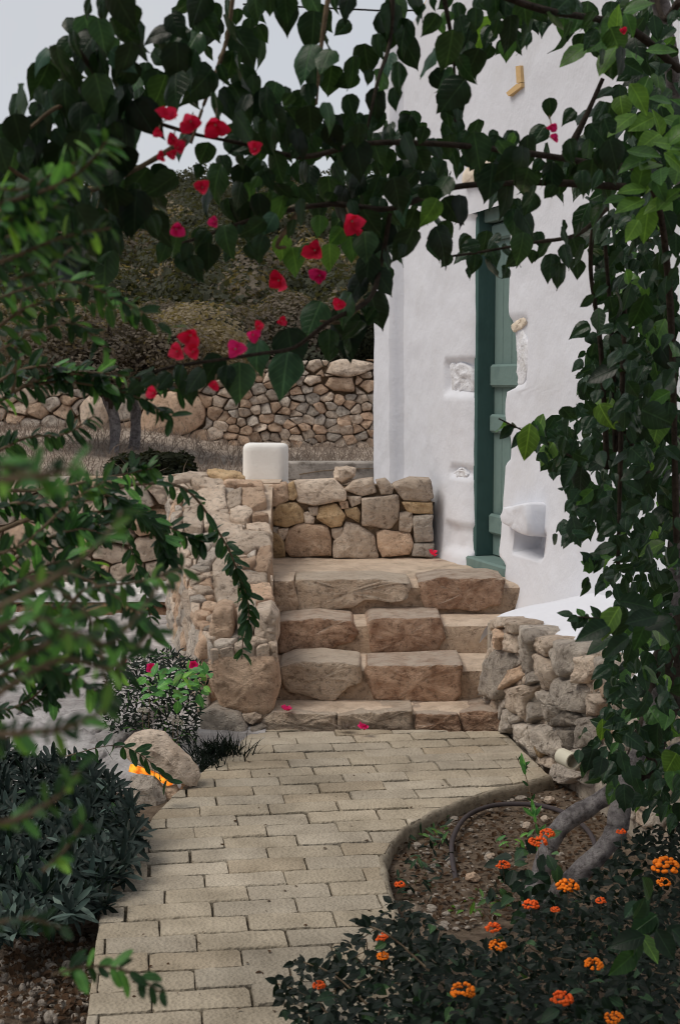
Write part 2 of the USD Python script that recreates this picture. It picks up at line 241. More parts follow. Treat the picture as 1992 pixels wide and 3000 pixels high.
def stone(uv, pl, bulge=0.03, back=0.08, n=18, rough=0.012, freq=11.0, seed=0, rnd=0.15, prof=None, closed=False, tilt=1.0):
    """One stone: an outline in a plane, rounded, domed towards the plane's normal and roughened."""
    o, u, v, nn = pl
    P = Polygon(uv)
    if not P.is_valid: P = P.buffer(0)
    if P.geom_type != 'Polygon': P = max(P.geoms, key=lambda g: g.area)
    size = math.sqrt(P.area); r = rnd * size
    Q = P.buffer(-r, join_style=1).buffer(r * 0.98) if r > 0 else P
    if Q.is_empty or Q.geom_type != 'Polygon': Q = P
    E = resample(Q, n); c = np.array(Q.centroid.coords[0])
    if Polygon(E).exterior.is_ccw is False: E = E[::-1]
    tan = unit(np.roll(E, -1, 0) - np.roll(E, 1, 0)); inn = np.stack([-tan[:, 1], tan[:, 0]], 1)
    rings, ws = [], []
    for k, a, w in (prof or BULGY)(bulge, back):
        rings.append(E + inn * a * size * 0.25 if k == 'i' else c + (E - c) * a); ws.append(np.full(n, w))
    pts = np.vstack(rings + [c[None]]); w = np.concatenate(ws + [[ws[-1][0] * 1.02]])
    X = o + pts[:, :1] * u + pts[:, 1:] * v + w[:, None] * nn
    lay = np.concatenate([np.full(n, 0.3 if i == 0 else 1.0) for i in range(len(rings))] + [[1.0]])
    rg = np.random.default_rng(seed + 17); tl = rg.normal(0, 1, 2) * tilt * rough * 1.3 / max(size, .02); q = pts - c
    d = (noise_at(X, freq, seed, 4) * 1.7 + noise_at(X, freq * 3.1, seed + 7, 2) * 1.3 - np.abs(noise_at(X, freq * 1.7, seed + 9, 2)) * 1.6 + 0.2) * rough
    d = d + (noise_at(X, freq * 7.0, seed + 21, 2) * 1.1 * rough if n >= 26 else 0)
    d = d + (q @ tl) * (np.arange(len(pts)) >= n)
    lat = np.stack([noise_at(X, freq, seed + 3), noise_at(X, freq, seed + 5)], 1) * rough * 2.2
    X = X + (d * lay)[:, None] * nn + (lat[:, :1] * u + lat[:, 1:] * v) * lay[:, None]
    Fs, m = [], len(rings)
    for i in range(m - 1):
        for j in range(n):
            k = (j + 1) % n; Fs += [(i * n + j, i * n + k, (i + 1) * n + k), (i * n + j, (i + 1) * n + k, (i + 1) * n + j)]
    e = len(X) - 1
    for j in range(n): Fs.append(((m - 1) * n + j, (m - 1) * n + (j + 1) % n, e))
    if closed:
        X = np.vstack([X, X[:n].mean(0)]); Fs += [((j + 1) % n, j, len(X) - 1) for j in range(n)]
    return X, orient(X, np.array(Fs), u, v, nn)
def orient(X, Fs, u, v, nn):
    return Fs if np.dot(np.cross(u, v), nn) > 0 else Fs[:, ::-1]
def boulder(px, Y, thick, seed=0, n=22, rough=0.012, freq=9.0, lean=0.0, blocky=False):
    """A whole rock standing free: a drawn outline given depth with broken facets, then roughened."""
    r = np.random.default_rng(seed); O = np.array([at_y(x, y, Y) for x, y in px]); c = O.mean(0); size = np.linalg.norm(O.max(0) - O.min(0)); pts = [O]
    for w, f in ((-0.95, .55), (-.5, .85), (.55, .88), (1.0, .60)):
        q = c + (O - c) * (f + r.normal(0, .05, (len(O), 1))); q = q + np.array([0, 1.0, lean]) * w * thick + r.normal(0, .10 * thick, q.shape); pts.append(q)
    m = trimesh.convex.convex_hull(np.vstack(pts)); v, f = trimesh.remesh.subdivide_to_size(m.vertices, m.faces, max(size / 11, .008)); m = trimesh.Trimesh(v, f, process=True); N = np.array(m.vertex_normals); v = np.array(m.vertices)
    d = (noise_at(v, freq, seed, 4) * 1.6 - np.abs(noise_at(v, freq * 2.0, seed + 3, 2)) * 1.4 + noise_at(v, freq * 6, seed + 5, 2) * .9) * rough
    return v + N * d[:, None], np.array(m.faces)
def cells(poly, spacing, aspect=1.35, seed=0, vary=None, relax=1):
    """Irregular cells that fill poly (2D): spacing metres apart, wider than tall."""
    rng = np.random.default_rng(seed); x0, y0, x1, y1 = poly.bounds; S = np.array([1.0, aspect]); pts, tries = [], 0
    area = (x1 - x0) * (y1 - y0) * aspect
    N = int(40 * area / spacing ** 2 + 400); C = rng.uniform((x0 - spacing, y0 - spacing), (x1 + spacing, y1 + spacing), (N, 2)); RR = spacing * rng.uniform(0.60, 1.2, N); Q = np.zeros((N, 2)); QR = np.zeros(N); m = 0
    for p, r in zip(C, RR):
        if vary: r *= vary(p)
        d = (p - Q[:m]) * S
        if m == 0 or ((d * d).sum(1) > (0.5 * (r + QR[:m])) ** 2).all(): Q[m] = p; QR[m] = r; m += 1
    pts = [(q, 0) for q in Q[:m]]
    P = np.array([p for p, _ in pts]) * S
    for _ in range(relax + 1):
        far = 50 * max(x1 - x0, y1 - y0, 1)
        vo = Voronoi(np.vstack([P, P.mean(0) + [[far, 0], [-far, 0], [0, far], [0, -far]]])); out = []
        for i in range(len(P)):
            reg = vo.regions[vo.point_region[i]]
            if -1 in reg or len(reg) < 3: out.append(None); continue
            out.append(Polygon(vo.vertices[reg]))
        if _ < relax: P = np.array([P[i] if g is None else 0.5 * P[i] + 0.5 * np.array(g.centroid.coords[0]) for i, g in enumerate(out)])
    res = []
    for g in out:
        if g is None: continue
        h = Polygon(np.array(g.exterior.coords) / S).intersection(poly)
        if h.geom_type == 'Polygon' and h.area > (spacing * 0.28) ** 2: res.append(h)
    return res
def fit_gap(p, gap):
    q = p.buffer(-gap, join_style=1)
    if q.is_empty: return None
    return max(q.geoms, key=lambda g: g.area) if q.geom_type != 'Polygon' else q
def sheet(X, Y, Zf, mask=None):
    gx, gy = np.meshgrid(X, Y, indexing='ij'); z = Zf(gx, gy); V = np.stack([gx, gy, z], -1).reshape(-1, 3); ny = len(Y); Fs = []
    for i in range(len(X) - 1):
        for j in range(ny - 1):
            if mask is not None and not mask((X[i] + X[i + 1]) / 2, (Y[j] + Y[j + 1]) / 2): continue
            a = i * ny + j; Fs += [(a, a + ny, a + ny + 1), (a, a + ny + 1, a + 1)]
    return V, np.array(Fs)
#@@STRUCTURE
# ------------------------------------------------------------------ ground
rng = np.random.default_rng(7); R_ = random.Random(11)
def ground_z(x, y): return -0.13 + 0.02 * noise_at(np.stack([x, y, 0 * x], -1), 3.0, 1)
g = thing('ground', kind='structure')
part('base_sheet', sheet(np.linspace(-300, 300, 40), np.linspace(-300, 500, 40), lambda x, y: 0 * x - 0.3), 'hill_earth', g)
# planting beds on both sides of the path
def bed_z(x, y): return -0.052 + 0.03 * noise_at(np.stack([x, y, 0 * x], -1), 5.0, 2) + 0.02 * noise_at(np.stack([x, y, 0 * x], -1), 22.0, 3)
part('soil_bed', sheet(np.arange(-0.3, 3.2, 0.03), np.arange(1.2, 6.4, 0.03), bed_z), 'soil', g, smooth=True)
def yard_z(x, y): return -0.055 + 0.045 * np.clip(y - 4.6, 0, 9) + 0.03 * noise_at(np.stack([x, y, 0 * x], -1), 2.5, 4) + 0.012 * noise_at(np.stack([x, y, 0 * x], -1), 22.0, 5) - 0.05 * np.clip((4.4 - y) / 0.6, 0, 1)
part('left_soil', sheet(np.arange(-3.0, -0.28, 0.03), np.arange(1.2, 5.2, 0.03), yard_z), 'soil', g, smooth=True)
part('yard_surface', sheet(np.arange(-5.0, -0.28, 0.04), np.arange(5.16, 9.2, 0.04), yard_z), 'yard_stone', g, smooth=True)
def terr_z(x, y): return 0.80 + 0.17 * np.clip((-x - 1.0) / 0.9, 0, 1.3) * np.clip((y - 9) / 5, 0, 1) + 0.06 * noise_at(np.stack([x, y, 0 * x], -1), 0.9, 6) + 0.03 * noise_at(np.stack([x, y, 0 * x], -1), 6.0, 8)
part('upper_terrace', sheet(np.arange(-12, 4.0, 0.12), np.arange(8.14, 16.2, 0.12), terr_z, lambda x, y: y > 9.0 or x > -1.0), 'terrace_earth', g, smooth=True)
def hill_z(x, y): return 0.75 + np.clip((y - 15.5) * 0.160, 0, 8.8) - np.clip(y - 78, 0, 100) * 0.1 + 0.8 * noise_at(np.stack([x, y, 0 * x], -1), 0.09, 9) + 0.25 * noise_at(np.stack([x, y, 0 * x], -1), 0.5, 10)
hl = thing('hillside', kind='structure')
part('hill_slope', sheet(np.linspace(-70, 60, 150), np.concatenate([np.linspace(15.4, 40, 60), np.linspace(41, 130, 70)]), hill_z), 'hill_earth', hl, smooth=True)

# ------------------------------------------------------------------ paved path
pth = thing('path', kind='structure')
edge_px = [(150, 2500), (195, 2361), (230, 2085), (275, 2010), (318, 1945), (352, 1878), (400, 1832), (450, 1790), (520, 1735), (575, 1692), (600, 1683), (1165, 1686), (1215, 1738), (1268, 1788), (1245, 1797),
           (1195, 1806), (1130, 1822), (1060, 1848), (1000, 1872), (945, 1902), (905, 1938), (886, 1978), (886, 2020), (905, 2085), (925, 2140), (950, 2220), (985, 2361), (1020, 2520)]
outline = np.array([at_z(x, y, 0)[:2] for x, y in edge_px]); PATH = Polygon(outline)
core = trimesh.creation.extrude_polygon(PATH.buffer(-0.004), 0.19, engine='earcut'); core.apply_translation((0, 0, -0.204))
part('bedding', core, 'joint_sand', pth)
ra = math.radians(7.5); ux, uy = np.array([math.cos(ra), math.sin(ra)]), np.array([-math.sin(ra), math.cos(ra)])
FLAT = lambda b, back: [('i', 0.0, -back), ('i', 0.0, -0.009), ('i', 0.05, -0.0015), ('s', 0.86, 0.0), ('s', 0.5, 0.001)]
RW, RL = 0.1165, 0.243
hole = [at_z(x, y, 0)[:2] for x, y in [(545, 2050), (652, 2078), (770, 2100)]]
npav = 0
for r in range(-4, 60):
    off = (r % 2) * 0.5 * RL + rng.uniform(-0.035, 0.035)
    for c in range(-14, 16):
        a = ux * (off + c * RL) + uy * (r * RW + 1.2) + rng.normal(0, 0.0015, 2); w, h = RL - rng.uniform(0.002, 0.0042), RW - rng.uniform(0.002, 0.0042)
        q = Polygon([a, a + ux * w, a + ux * w + uy * h, a + uy * h]).intersection(PATH.buffer(-0.003))
        if q.geom_type != 'Polygon' or q.area < 0.0012: continue
        px, py, _ = project(np.array([*q.centroid.coords[0], 0.0]))
        if py > 2520: continue
        pl = (np.array([0, 0, rng.normal(0, 0.0018)]), np.array([1.0, rng.normal(0, .006) * 0, 0.0]), np.array([0.0, 1.0, 0]), np.array([rng.normal(0, 0.006), rng.normal(0, 0.006), 1.0]))
        pl = (pl[0], pl[1], pl[2], unit(pl[3]))
        part('paver', stone(np.array(q.exterior.coords)[:-1], pl, 0.0, 0.05, 30, 0.0026, 14.0, r * 40 + c, 0.02, FLAT, tilt=0.35), 'paver_' + R_.choice('aabbbc'), pth, smooth=50); npav += 1
# raised concrete rim of the bed along the curved edge
rim = np.array([at_z(x, y, 0)[:2] for x, y in edge_px[13:26]]); rim3 = catmull(np.column_stack([rim, np.zeros(len(rim))]), 6)
d_in = unit(np.gradient(rim3[:, :2], axis=0)); out_n = np.stack([-d_in[:, 1], d_in[:, 0]], 1); nr = len(rim3)
sec = [(-0.012, -0.25), (-0.012, -0.004), (-0.002, -0.001), (0.008, -0.004), (0.015, -0.02), (0.018, -0.25)]
V = np.vstack([np.column_stack([rim3[:, :2] + out_n * a, np.full(nr, z)]) for a, z in sec]); V += np.stack([noise_at(V, 12, 3), noise_at(V, 12, 4), noise_at(V, 12, 5)], 1) * 0.022
Fr = [t for s in range(len(sec) - 1) for i in range(nr - 1) for t in ((s * nr + i, s * nr + i + 1, (s + 1) * nr + i + 1), (s * nr + i, (s + 1) * nr + i + 1, (s + 1) * nr + i))]
part('concrete_rim', (V, np.array(Fr)), 'concrete_edge', pth, smooth=40)

yd = thing('yard', kind='structure'); pl_v = plane((0, 4.6, -0.048), (1, 0, 0), (0, 1, 0.045))
for i, c in enumerate(cells(Polygon([(-3.4, 0.5), (-1.0, 0.5), (-0.9, 1.2), (-0.72, 1.9), (-0.86, 3.68), (-3.4, 3.68)]), 0.42, 0.9, 51, relax=0)):
    q = fit_gap(c, 0.010)
    if q is not None: part('flagstone', stone(np.array(q.exterior.coords)[:-1], pl_v, 0.012, 0.05, 34, 0.016, 9.0, 1700 + i, 0.03, BLOCKY), 'yard_stone', yd, smooth=45)

# ------------------------------------------------------------------ stone steps
def rough_block(x0, x1, y0, y1, z0, z1, amp=0.012, seed=0, step=0.035):
    nx, ny, nz = max(2, int((x1 - x0) / step)), max(2, int((y1 - y0) / step)), max(2, int((z1 - z0) / step)); ms = []
    def face(A, B, C, na, nb):
        V = np.array([A + (B - A) * i / na + (C - A) * j / nb for i in range(na + 1) for j in range(nb + 1)]); Fs = []
        for i in range(na):
            for j in range(nb): a = i * (nb + 1) + j; Fs += [(a, a + nb + 1, a + nb + 2), (a, a + nb + 2, a + 1)]
        return V, np.array(Fs)
    a = lambda *p: np.array(p, float)
    ms = [face(a(x0, y0, z1), a(x1, y0, z1), a(x0, y1, z1), nx, ny), face(a(x0, y0, z0), a(x1, y0, z0), a(x0, y0, z1), nx, nz), face(a(x0, y1, z0), a(x0, y0, z0), a(x0, y1, z1), ny, nz), face(a(x1, y0, z0), a(x1, y1, z0), a(x1, y0, z1), ny, nz)]
    V, Fs = join(ms); c = a((x0 + x1) / 2, (y0 + y1) / 2, (z0 + z1) / 2); hs = a(x1 - x0, y1 - y0, z1 - z0) / 2
    V = V.copy(); near_front = np.exp(-((V[:, 1] - y0) / 0.03) ** 2); near_top = np.exp(-((V[:, 2] - z1) / 0.03) ** 2)
    V[:, 2] -= 0.016 * near_front * near_top; V[:, 1] += 0.012 * near_front * near_top
    V += np.stack([0 * V[:, 0], noise_at(V, 5, seed) * 2.2 + noise_at(V, 18, seed + 1), noise_at(V, 4, seed + 2) * 1.2 + noise_at(V, 18, seed + 4) * 0.7], 1) * amp
    return V, Fs
stp = thing('stone_steps', 'four worn pinkish stone steps with mortar joints climbing to the green door', 'steps', (0.2, 6.05, 0))
for k, (y0, y1, x0, x1, z0, z1) in enumerate([(6.07, 6.6, -0.38, 0.74, -0.2, 0.066), (6.30, 7.0, -0.42, 0.80, -0.05, 0.212), (6.65, 7.2, -0.5, 0.92, 0.1, 0.358), (6.93, 8.2, -0.6, 1.02, 0.2, 0.502)]):
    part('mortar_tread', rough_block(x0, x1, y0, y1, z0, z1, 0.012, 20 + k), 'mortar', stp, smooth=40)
STEP = lambda b, back: [('i', 0.0, -back), ('i', 0.0, -0.09), ('i', 0.01, -0.02), ('i', 0.05, 0.45 * b), ('s', 0.90, 0.75 * b), ('s', 0.74, 0.88 * b), ('s', 0.55, 0.95 * b), ('s', 0.3, b)]
def S(*pts): return [(x / K, y / K) for x, y in pts]
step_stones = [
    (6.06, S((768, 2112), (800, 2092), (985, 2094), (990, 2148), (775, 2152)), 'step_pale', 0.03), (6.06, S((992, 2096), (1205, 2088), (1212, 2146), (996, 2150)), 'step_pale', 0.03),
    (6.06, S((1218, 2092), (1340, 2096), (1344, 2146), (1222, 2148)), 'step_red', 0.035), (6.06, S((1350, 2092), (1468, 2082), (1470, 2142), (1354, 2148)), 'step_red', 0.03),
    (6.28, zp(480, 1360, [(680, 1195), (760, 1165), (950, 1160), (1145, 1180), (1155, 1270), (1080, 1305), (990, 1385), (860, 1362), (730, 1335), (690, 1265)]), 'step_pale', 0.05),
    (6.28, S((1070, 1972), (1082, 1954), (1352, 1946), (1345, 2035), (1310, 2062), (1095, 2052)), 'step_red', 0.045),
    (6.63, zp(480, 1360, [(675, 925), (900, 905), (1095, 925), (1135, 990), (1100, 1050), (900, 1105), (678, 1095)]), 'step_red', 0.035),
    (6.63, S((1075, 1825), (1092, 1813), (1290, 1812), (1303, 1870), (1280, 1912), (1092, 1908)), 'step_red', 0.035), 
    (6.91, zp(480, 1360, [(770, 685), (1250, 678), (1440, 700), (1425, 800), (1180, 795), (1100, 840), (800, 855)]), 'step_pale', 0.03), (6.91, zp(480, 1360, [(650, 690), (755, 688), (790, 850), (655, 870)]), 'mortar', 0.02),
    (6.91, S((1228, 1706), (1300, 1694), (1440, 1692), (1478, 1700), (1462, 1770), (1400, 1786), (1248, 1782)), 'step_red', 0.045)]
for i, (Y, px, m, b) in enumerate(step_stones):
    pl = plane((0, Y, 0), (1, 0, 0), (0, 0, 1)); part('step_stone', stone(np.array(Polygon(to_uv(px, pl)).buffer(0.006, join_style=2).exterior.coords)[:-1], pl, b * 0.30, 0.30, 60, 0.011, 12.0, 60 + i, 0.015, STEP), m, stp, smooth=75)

# ------------------------------------------------------------------ low wall behind the landing
def stone_wall(parent, pl, polys, mats, bulge=0.03, back=0.09, seed=0, n=20, rough=0.012, freq=10.0, prof=BULGY, name='stone', gap=0.0, smooth=45):
    for i, p in enumerate(polys):
        uv = np.array(p) if not isinstance(p, Polygon) else np.array(p.exterior.coords)[:-1]
        m = mats[i] if isinstance(mats, list) and len(mats) == len(polys) else R_.choice(mats)
        sz = math.sqrt(abs(Polygon(uv).area)); part(name, stone(uv, pl, min(bulge, 0.26 * sz), back, n, rough * min(1, sz / 0.14), freq, seed + i, 0.02, prof), m, parent, smooth=smooth)
bw = thing('landing_wall', 'short dry-laid wall of big fitted stones closing the landing beside the white building', 'stone wall', (0.1, 7.97, 0.5))
pl_b = plane((0, 7.98, 0), (1, 0, 0), (0, 0, 1))
tr = lambda pts: to_uv(zp(600, 960, pts), pl_b)
BW = [([(340, 935), (470, 912), (492, 950), (488, 1010), (420, 1043), (350, 1035)], 'limestone_pink'), ([(495, 920), (518, 908), (542, 985), (520, 1008), (497, 1005)], 'limestone_ochre'), ([(522, 905), (760, 893), (825, 960), (825, 1010), (640, 1040), (545, 1025)], 'limestone_pale'),
      ([(820, 950), (870, 900), (985, 888), (1003, 960), (920, 983)], 'limestone_pale'), ([(1008, 900), (1060, 890), (1102, 935), (1090, 975), (1032, 973)], 'limestone_pale'), ([(1110, 918), (1210, 882), (1320, 890), (1335, 990), (1290, 1020), (1165, 1008)], 'limestone_pale'),
      ([(1155, 1022), (1330, 1025), (1330, 1088), (1190, 1083)], 'limestone_ochre'), ([(922, 1000), (1133, 980), (1133, 1120), (1090, 1178), (922, 1150)], 'limestone_pale'), ([(385, 1090), (430, 1037), (540, 1030), (583, 1080), (580, 1133), (480, 1165), (410, 1150)], 'limestone_ochre'),
      ([(610, 1057), (660, 1047), (660, 1095), (625, 1100)], 'limestone_pale'), ([(582, 1087), (604, 1082), (643, 1115), (638, 1145), (592, 1148)], 'limestone_pale'), ([(655, 1118), (672, 1060), (760, 1037), (820, 1100), (798, 1160), (740, 1168)], 'limestone_ochre'),
      ([(790, 1022), (833, 1022), (838, 1055), (800, 1060)], 'limestone_pink'), ([(837, 990), (914, 990), (908, 1025), (862, 1048)], 'limestone_pale'), ([(820, 1067), (888, 1052), (908, 1085), (904, 1138), (832, 1100)], 'limestone_ochre'),
      ([(472, 1255), (490, 1192), (560, 1152), (710, 1165), (740, 1240), (738, 1332), (500, 1342), (470, 1300)], 'limestone_pink'), ([(432, 1182), (488, 1178), (488, 1210), (450, 1253), (430, 1235)], 'limestone_pale'), ([(746, 1182), (803, 1177), (803, 1215), (765, 1243), (748, 1225)], 'limestone_pale'),
      ([(752, 1255), (800, 1205), (832, 1137), (900, 1150), (1000, 1230), (1010, 1350), (757, 1345)], 'limestone_pale'), ([(1007, 1200), (1060, 1187), (1200, 1205), (1220, 1270), (1198, 1322), (1040, 1337), (1010, 1280)], 'limestone_pink'), ([(1142, 1087), (1208, 1077), (1213, 1150), (1198, 1198), (1142, 1190)], 'limestone_pale'),
      ([(1222, 1107), (1333, 1102), (1333, 1248), (1227, 1253)], 'limestone_grey'), ([(1225, 1267), (1335, 1262), (1335, 1345), (1220, 1335)], 'limestone_grey'), ([(388, 1195), (425, 1205), (468, 1262), (463, 1345), (400, 1362)], 'limestone_ochre'), ([(340, 1052), (382, 1062), (388, 1170), (355, 1155)], 'limestone_pink'), ([(400, 1172), (428, 1172), (424, 1203), (402, 1200)], 'limestone_grey')]
stone_wall(bw, pl_b, [Polygon(tr(p)).buffer(0.005, join_style=2) for p, _ in BW], [m for _, m in BW], 0.03, 0.12, 300, 34, 0.012, 10.0, BLOCKY)
part('wall_core', boxm((-0.01, 8.12, 0.70), (1.0, 0.22, 0.42), bev=0.01), 'wall_core', bw)
cap = to_uv([(604, 1118), (690, 1104), (800, 1100), (900, 1098), (995, 1098), (995, 1112), (604, 1126)], pl_b)
solo('loose_stone', boulder(zp(600, 960, [(752, 850), (765, 815), (830, 808), (885, 820), (885, 860), (850, 905), (800, 918), (760, 885)]), 8.06, 0.06, 5), 'limestone_pale', 'single pale stone lying loose on the landing wall before the grey timber rail', 'stone', smooth=45)

# ------------------------------------------------------------------ sloping rubble wall left of the steps
lw = thing('stair_wall', 'sloping rubble stone wall flanking the steps opposite the white building', 'stone wall', (-0.45, 7.0, 0.0))
sl_n = unit([0, -0.314, 1.0]); pl_s = plane((0, 6.25, 0.40), (1, 0, 0), (0, 1.0, 0.314)); pl_f = plane((0, 6.12, 0), (1, 0, 0), (0, 0, 1)); pl_f2 = plane((0, 6.02, 0), (1, 0, 0), (0, 0, 1))
z1 = lambda pts: zp(480, 1360, pts)
SLP = [([(45, 78), (160, 52), (250, 52), (258, 83), (130, 108), (35, 128)], 'limestone_pale'), ([(258, 47), (440, 42), (468, 90), (360, 95), (270, 77)], 'limestone_ochre'), ([(168, 92), (350, 92), (355, 138), (270, 145), (180, 130)], 'limestone_pale'), ([(360, 100), (570, 102), (580, 138), (362, 140)], 'limestone_pink'),
       ([(200, 165), (345, 152), (360, 258), (240, 285)], 'limestone_pale'), ([(352, 172), (440, 165), (443, 240), (372, 248)], 'limestone_pale'), ([(447, 152), (580, 150), (595, 240), (510, 258), (450, 230)], 'limestone_pink'), ([(235, 297), (380, 290), (390, 330), (440, 368), (250, 385)], 'limestone_pale'),
       ([(395, 257), (480, 250), (522, 310), (480, 350), (400, 320)], 'limestone_pale'), ([(320, 395), (450, 372), (468, 420), (340, 440)], 'limestone_pale'), ([(530, 268), (592, 262), (604, 335), (530, 340)], 'limestone_pink'), ([(490, 352), (590, 342), (622, 420), (500, 400)], 'limestone_pale'), ([(340, 457), (478, 402), (622, 430), (632, 488), (470, 510), (350, 505)], 'limestone_pale'),
       ([(200, 600), (215, 540), (290, 507), (343, 540), (270, 598)], 'limestone_grey'), ([(290, 602), (358, 562), (448, 582), (400, 628), (300, 690)], 'limestone_pale'), ([(422, 560), (530, 542), (525, 600), (450, 623)], 'limestone_pink'), ([(545, 560), (565, 507), (622, 510), (632, 580), (612, 623), (522, 613)], 'limestone_pink'),
       ([(300, 692), (420, 640), (604, 635), (612, 690), (430, 700), (428, 730), (320, 740)], 'limestone_pale'), ([(435, 735), (612, 702), (645, 800), (540, 823), (450, 800)], 'limestone_pink'), ([(310, 752), (428, 742), (438, 828), (330, 820)], 'limestone_pale'),
       ([(120, 150), (190, 140), (225, 285), (215, 400), (130, 380)], 'limestone_pale'), ([(130, 395), (225, 410), (330, 450), (280, 500), (200, 535), (120, 470)], 'limestone_grey')]
stone_wall(lw, pl_s, [Polygon(to_uv(z1(p), pl_s)).buffer(0.008, join_style=2) for p, _ in SLP], [m for _, m in SLP], 0.022, 0.10, 400, 36, 0.016, 9.0, BLOCKY)
FRT = [(6.20, [(285, 855), (330, 832), (390, 850), (425, 960), (420, 1060), (290, 1080), (268, 960)], 'limestone_pink', 0.06), (6.18, [(430, 842), (530, 842), (530, 960), (520, 1040), (440, 1050)], 'limestone_pale', 0.05), (6.17, [(540, 850), (622, 832), (672, 900), (667, 1050), (650, 1105), (570, 1082), (530, 980)], 'limestone_pale', 0.07),
       (6.12, [(262, 1170), (290, 1092), (450, 1105), (640, 1118), (662, 1200), (686, 1330), (642, 1452), (560, 1472), (330, 1442), (278, 1330)], 'limestone_pink', 0.09), (6.03, [(215, 1450), (300, 1425), (440, 1460), (490, 1530), (485, 1600), (400, 1640), (300, 1640), (215, 1590)], 'limestone_grey', 0.07), (6.05, [(465, 1470), (530, 1452), (582, 1482), (530, 1517), (480, 1500)], 'limestone_pale', 0.03),
       (6.13, [(213, 1342), (268, 1340), (280, 1418), (220, 1415)], 'limestone_grey', 0.03), (5.98, [(205, 1650), (280, 1628), (350, 1650), (350, 1700), (220, 1720)], 'limestone_grey', 0.05), (6.0, [(500, 1545), (570, 1530), (600, 1560), (540, 1600)], 'limestone_dark', 0.03)]
for i, (Y, p, m, b) in enumerate(FRT):
    pl = plane((0, Y, 0), (1, 0, 0), (0, 0, 1)); part('stone', stone(to_uv(z1(p), pl), pl, b * .6, 0.20, 48, 0.017, 8.0, 500 + i, 0.02, BLOCKY), m, lw, smooth=45)
# left flank
A0, A1 = np.array([-0.60, 6.16, -0.1]), np.array([-0.965, 8.0, -0.1]); ud = unit(A1 - A0); pl_l = plane(A0, ud, (0, 0, 1)); L_ = np.linalg.norm(A1 - A0); fl = pl_l[1] @ ud
flank = Polygon([(0, 0.02), (fl * L_, 0.02), (fl * L_, 1.03), (0, 0.47)])
cl = [fit_gap(c, 0.006) for c in cells(flank, 0.135, 1.1, 3, relax=0)]
stone_wall(lw, pl_l, [c for c in cl if c is not None], ['limestone_grey', 'limestone_pale', 'limestone_grey', 'limestone_pink'], 0.022, 0.07, 600, 20, 0.018, 12.0, BLOCKY)
prism_xy = [(-0.55, 6.25), (-0.34, 6.25), (-0.38, 8.02), (-0.91, 8.02)]; zt = [0.375, 0.375, 0.93, 0.93]
V = np.array([(x, y, -0.2) for x, y in prism_xy] + [(x, y, z) for (x, y), z in zip(prism_xy, zt)]); part('wall_core', trimesh.convex.convex_hull(V), 'mortar', lw)
def fill_between(pl, region, polys, spacing, seed, aspect=1.1, gap=0.004):
    taken = [Polygon(p).buffer(0.004) if not isinstance(p, Polygon) else p.buffer(0.004) for p in polys]; out = []
    for c in cells(region, spacing, aspect, seed, relax=0):
        q = c
        for t in taken: q = q.difference(t) if q.intersects(t) else q
        q = fit_gap(q, gap) if not q.is_empty else None
        if q is not None and not q.is_empty and q.area > 0.0005: out.append(q)
    return out
reg = Polygon(to_uv([(392, 1092), (470, 1086), (604, 1112), (622, 1250), (640, 1400), (642, 1490), (485, 1500), (440, 1400), (410, 1250)], pl_s)).buffer(0)
stone_wall(lw, (pl_s[0] - 0.006 * pl_s[3], *pl_s[1:]), fill_between(pl_s, reg, [Polygon(to_uv(z1(p), pl_s)).buffer(0.008, join_style=2) for p, _ in SLP], 0.085, 41), ['limestone_pale', 'limestone_grey', 'limestone_pink', 'limestone_pale'], 0.018, 0.08, 1500, 16, 0.014, 12.0, BLOCKY)
reg = Polygon(to_uv([(468, 1440), (645, 1400), (645, 1640), (470, 1650)], pl_f)).buffer(0); pl_g = plane((0, 6.2, 0), (1, 0, 0), (0, 0, 1))
stone_wall(lw, pl_g, fill_between(pl_g, Polygon(to_uv([(470, 1470), (640, 1420), (640, 1650), (470, 1650)], pl_g)), [], 0.12, 43), ['limestone_pale', 'limestone_grey', 'limestone_pink'], 0.025, 0.08, 1600, 16, 0.022, 12.0, BLOCKY)
V = np.array([(-0.95, 8.0, -0.2), (-0.34, 8.0, -0.2), (-0.34, 8.6, -0.2), (-1.0, 8.6, -0.2), (-0.95, 8.0, 0.93), (-0.34, 8.0, 0.93), (-0.34, 8.6, 0.93), (-1.0, 8.6, 0.93)]); part('wall_core', trimesh.convex.convex_hull(V), 'mortar', lw)

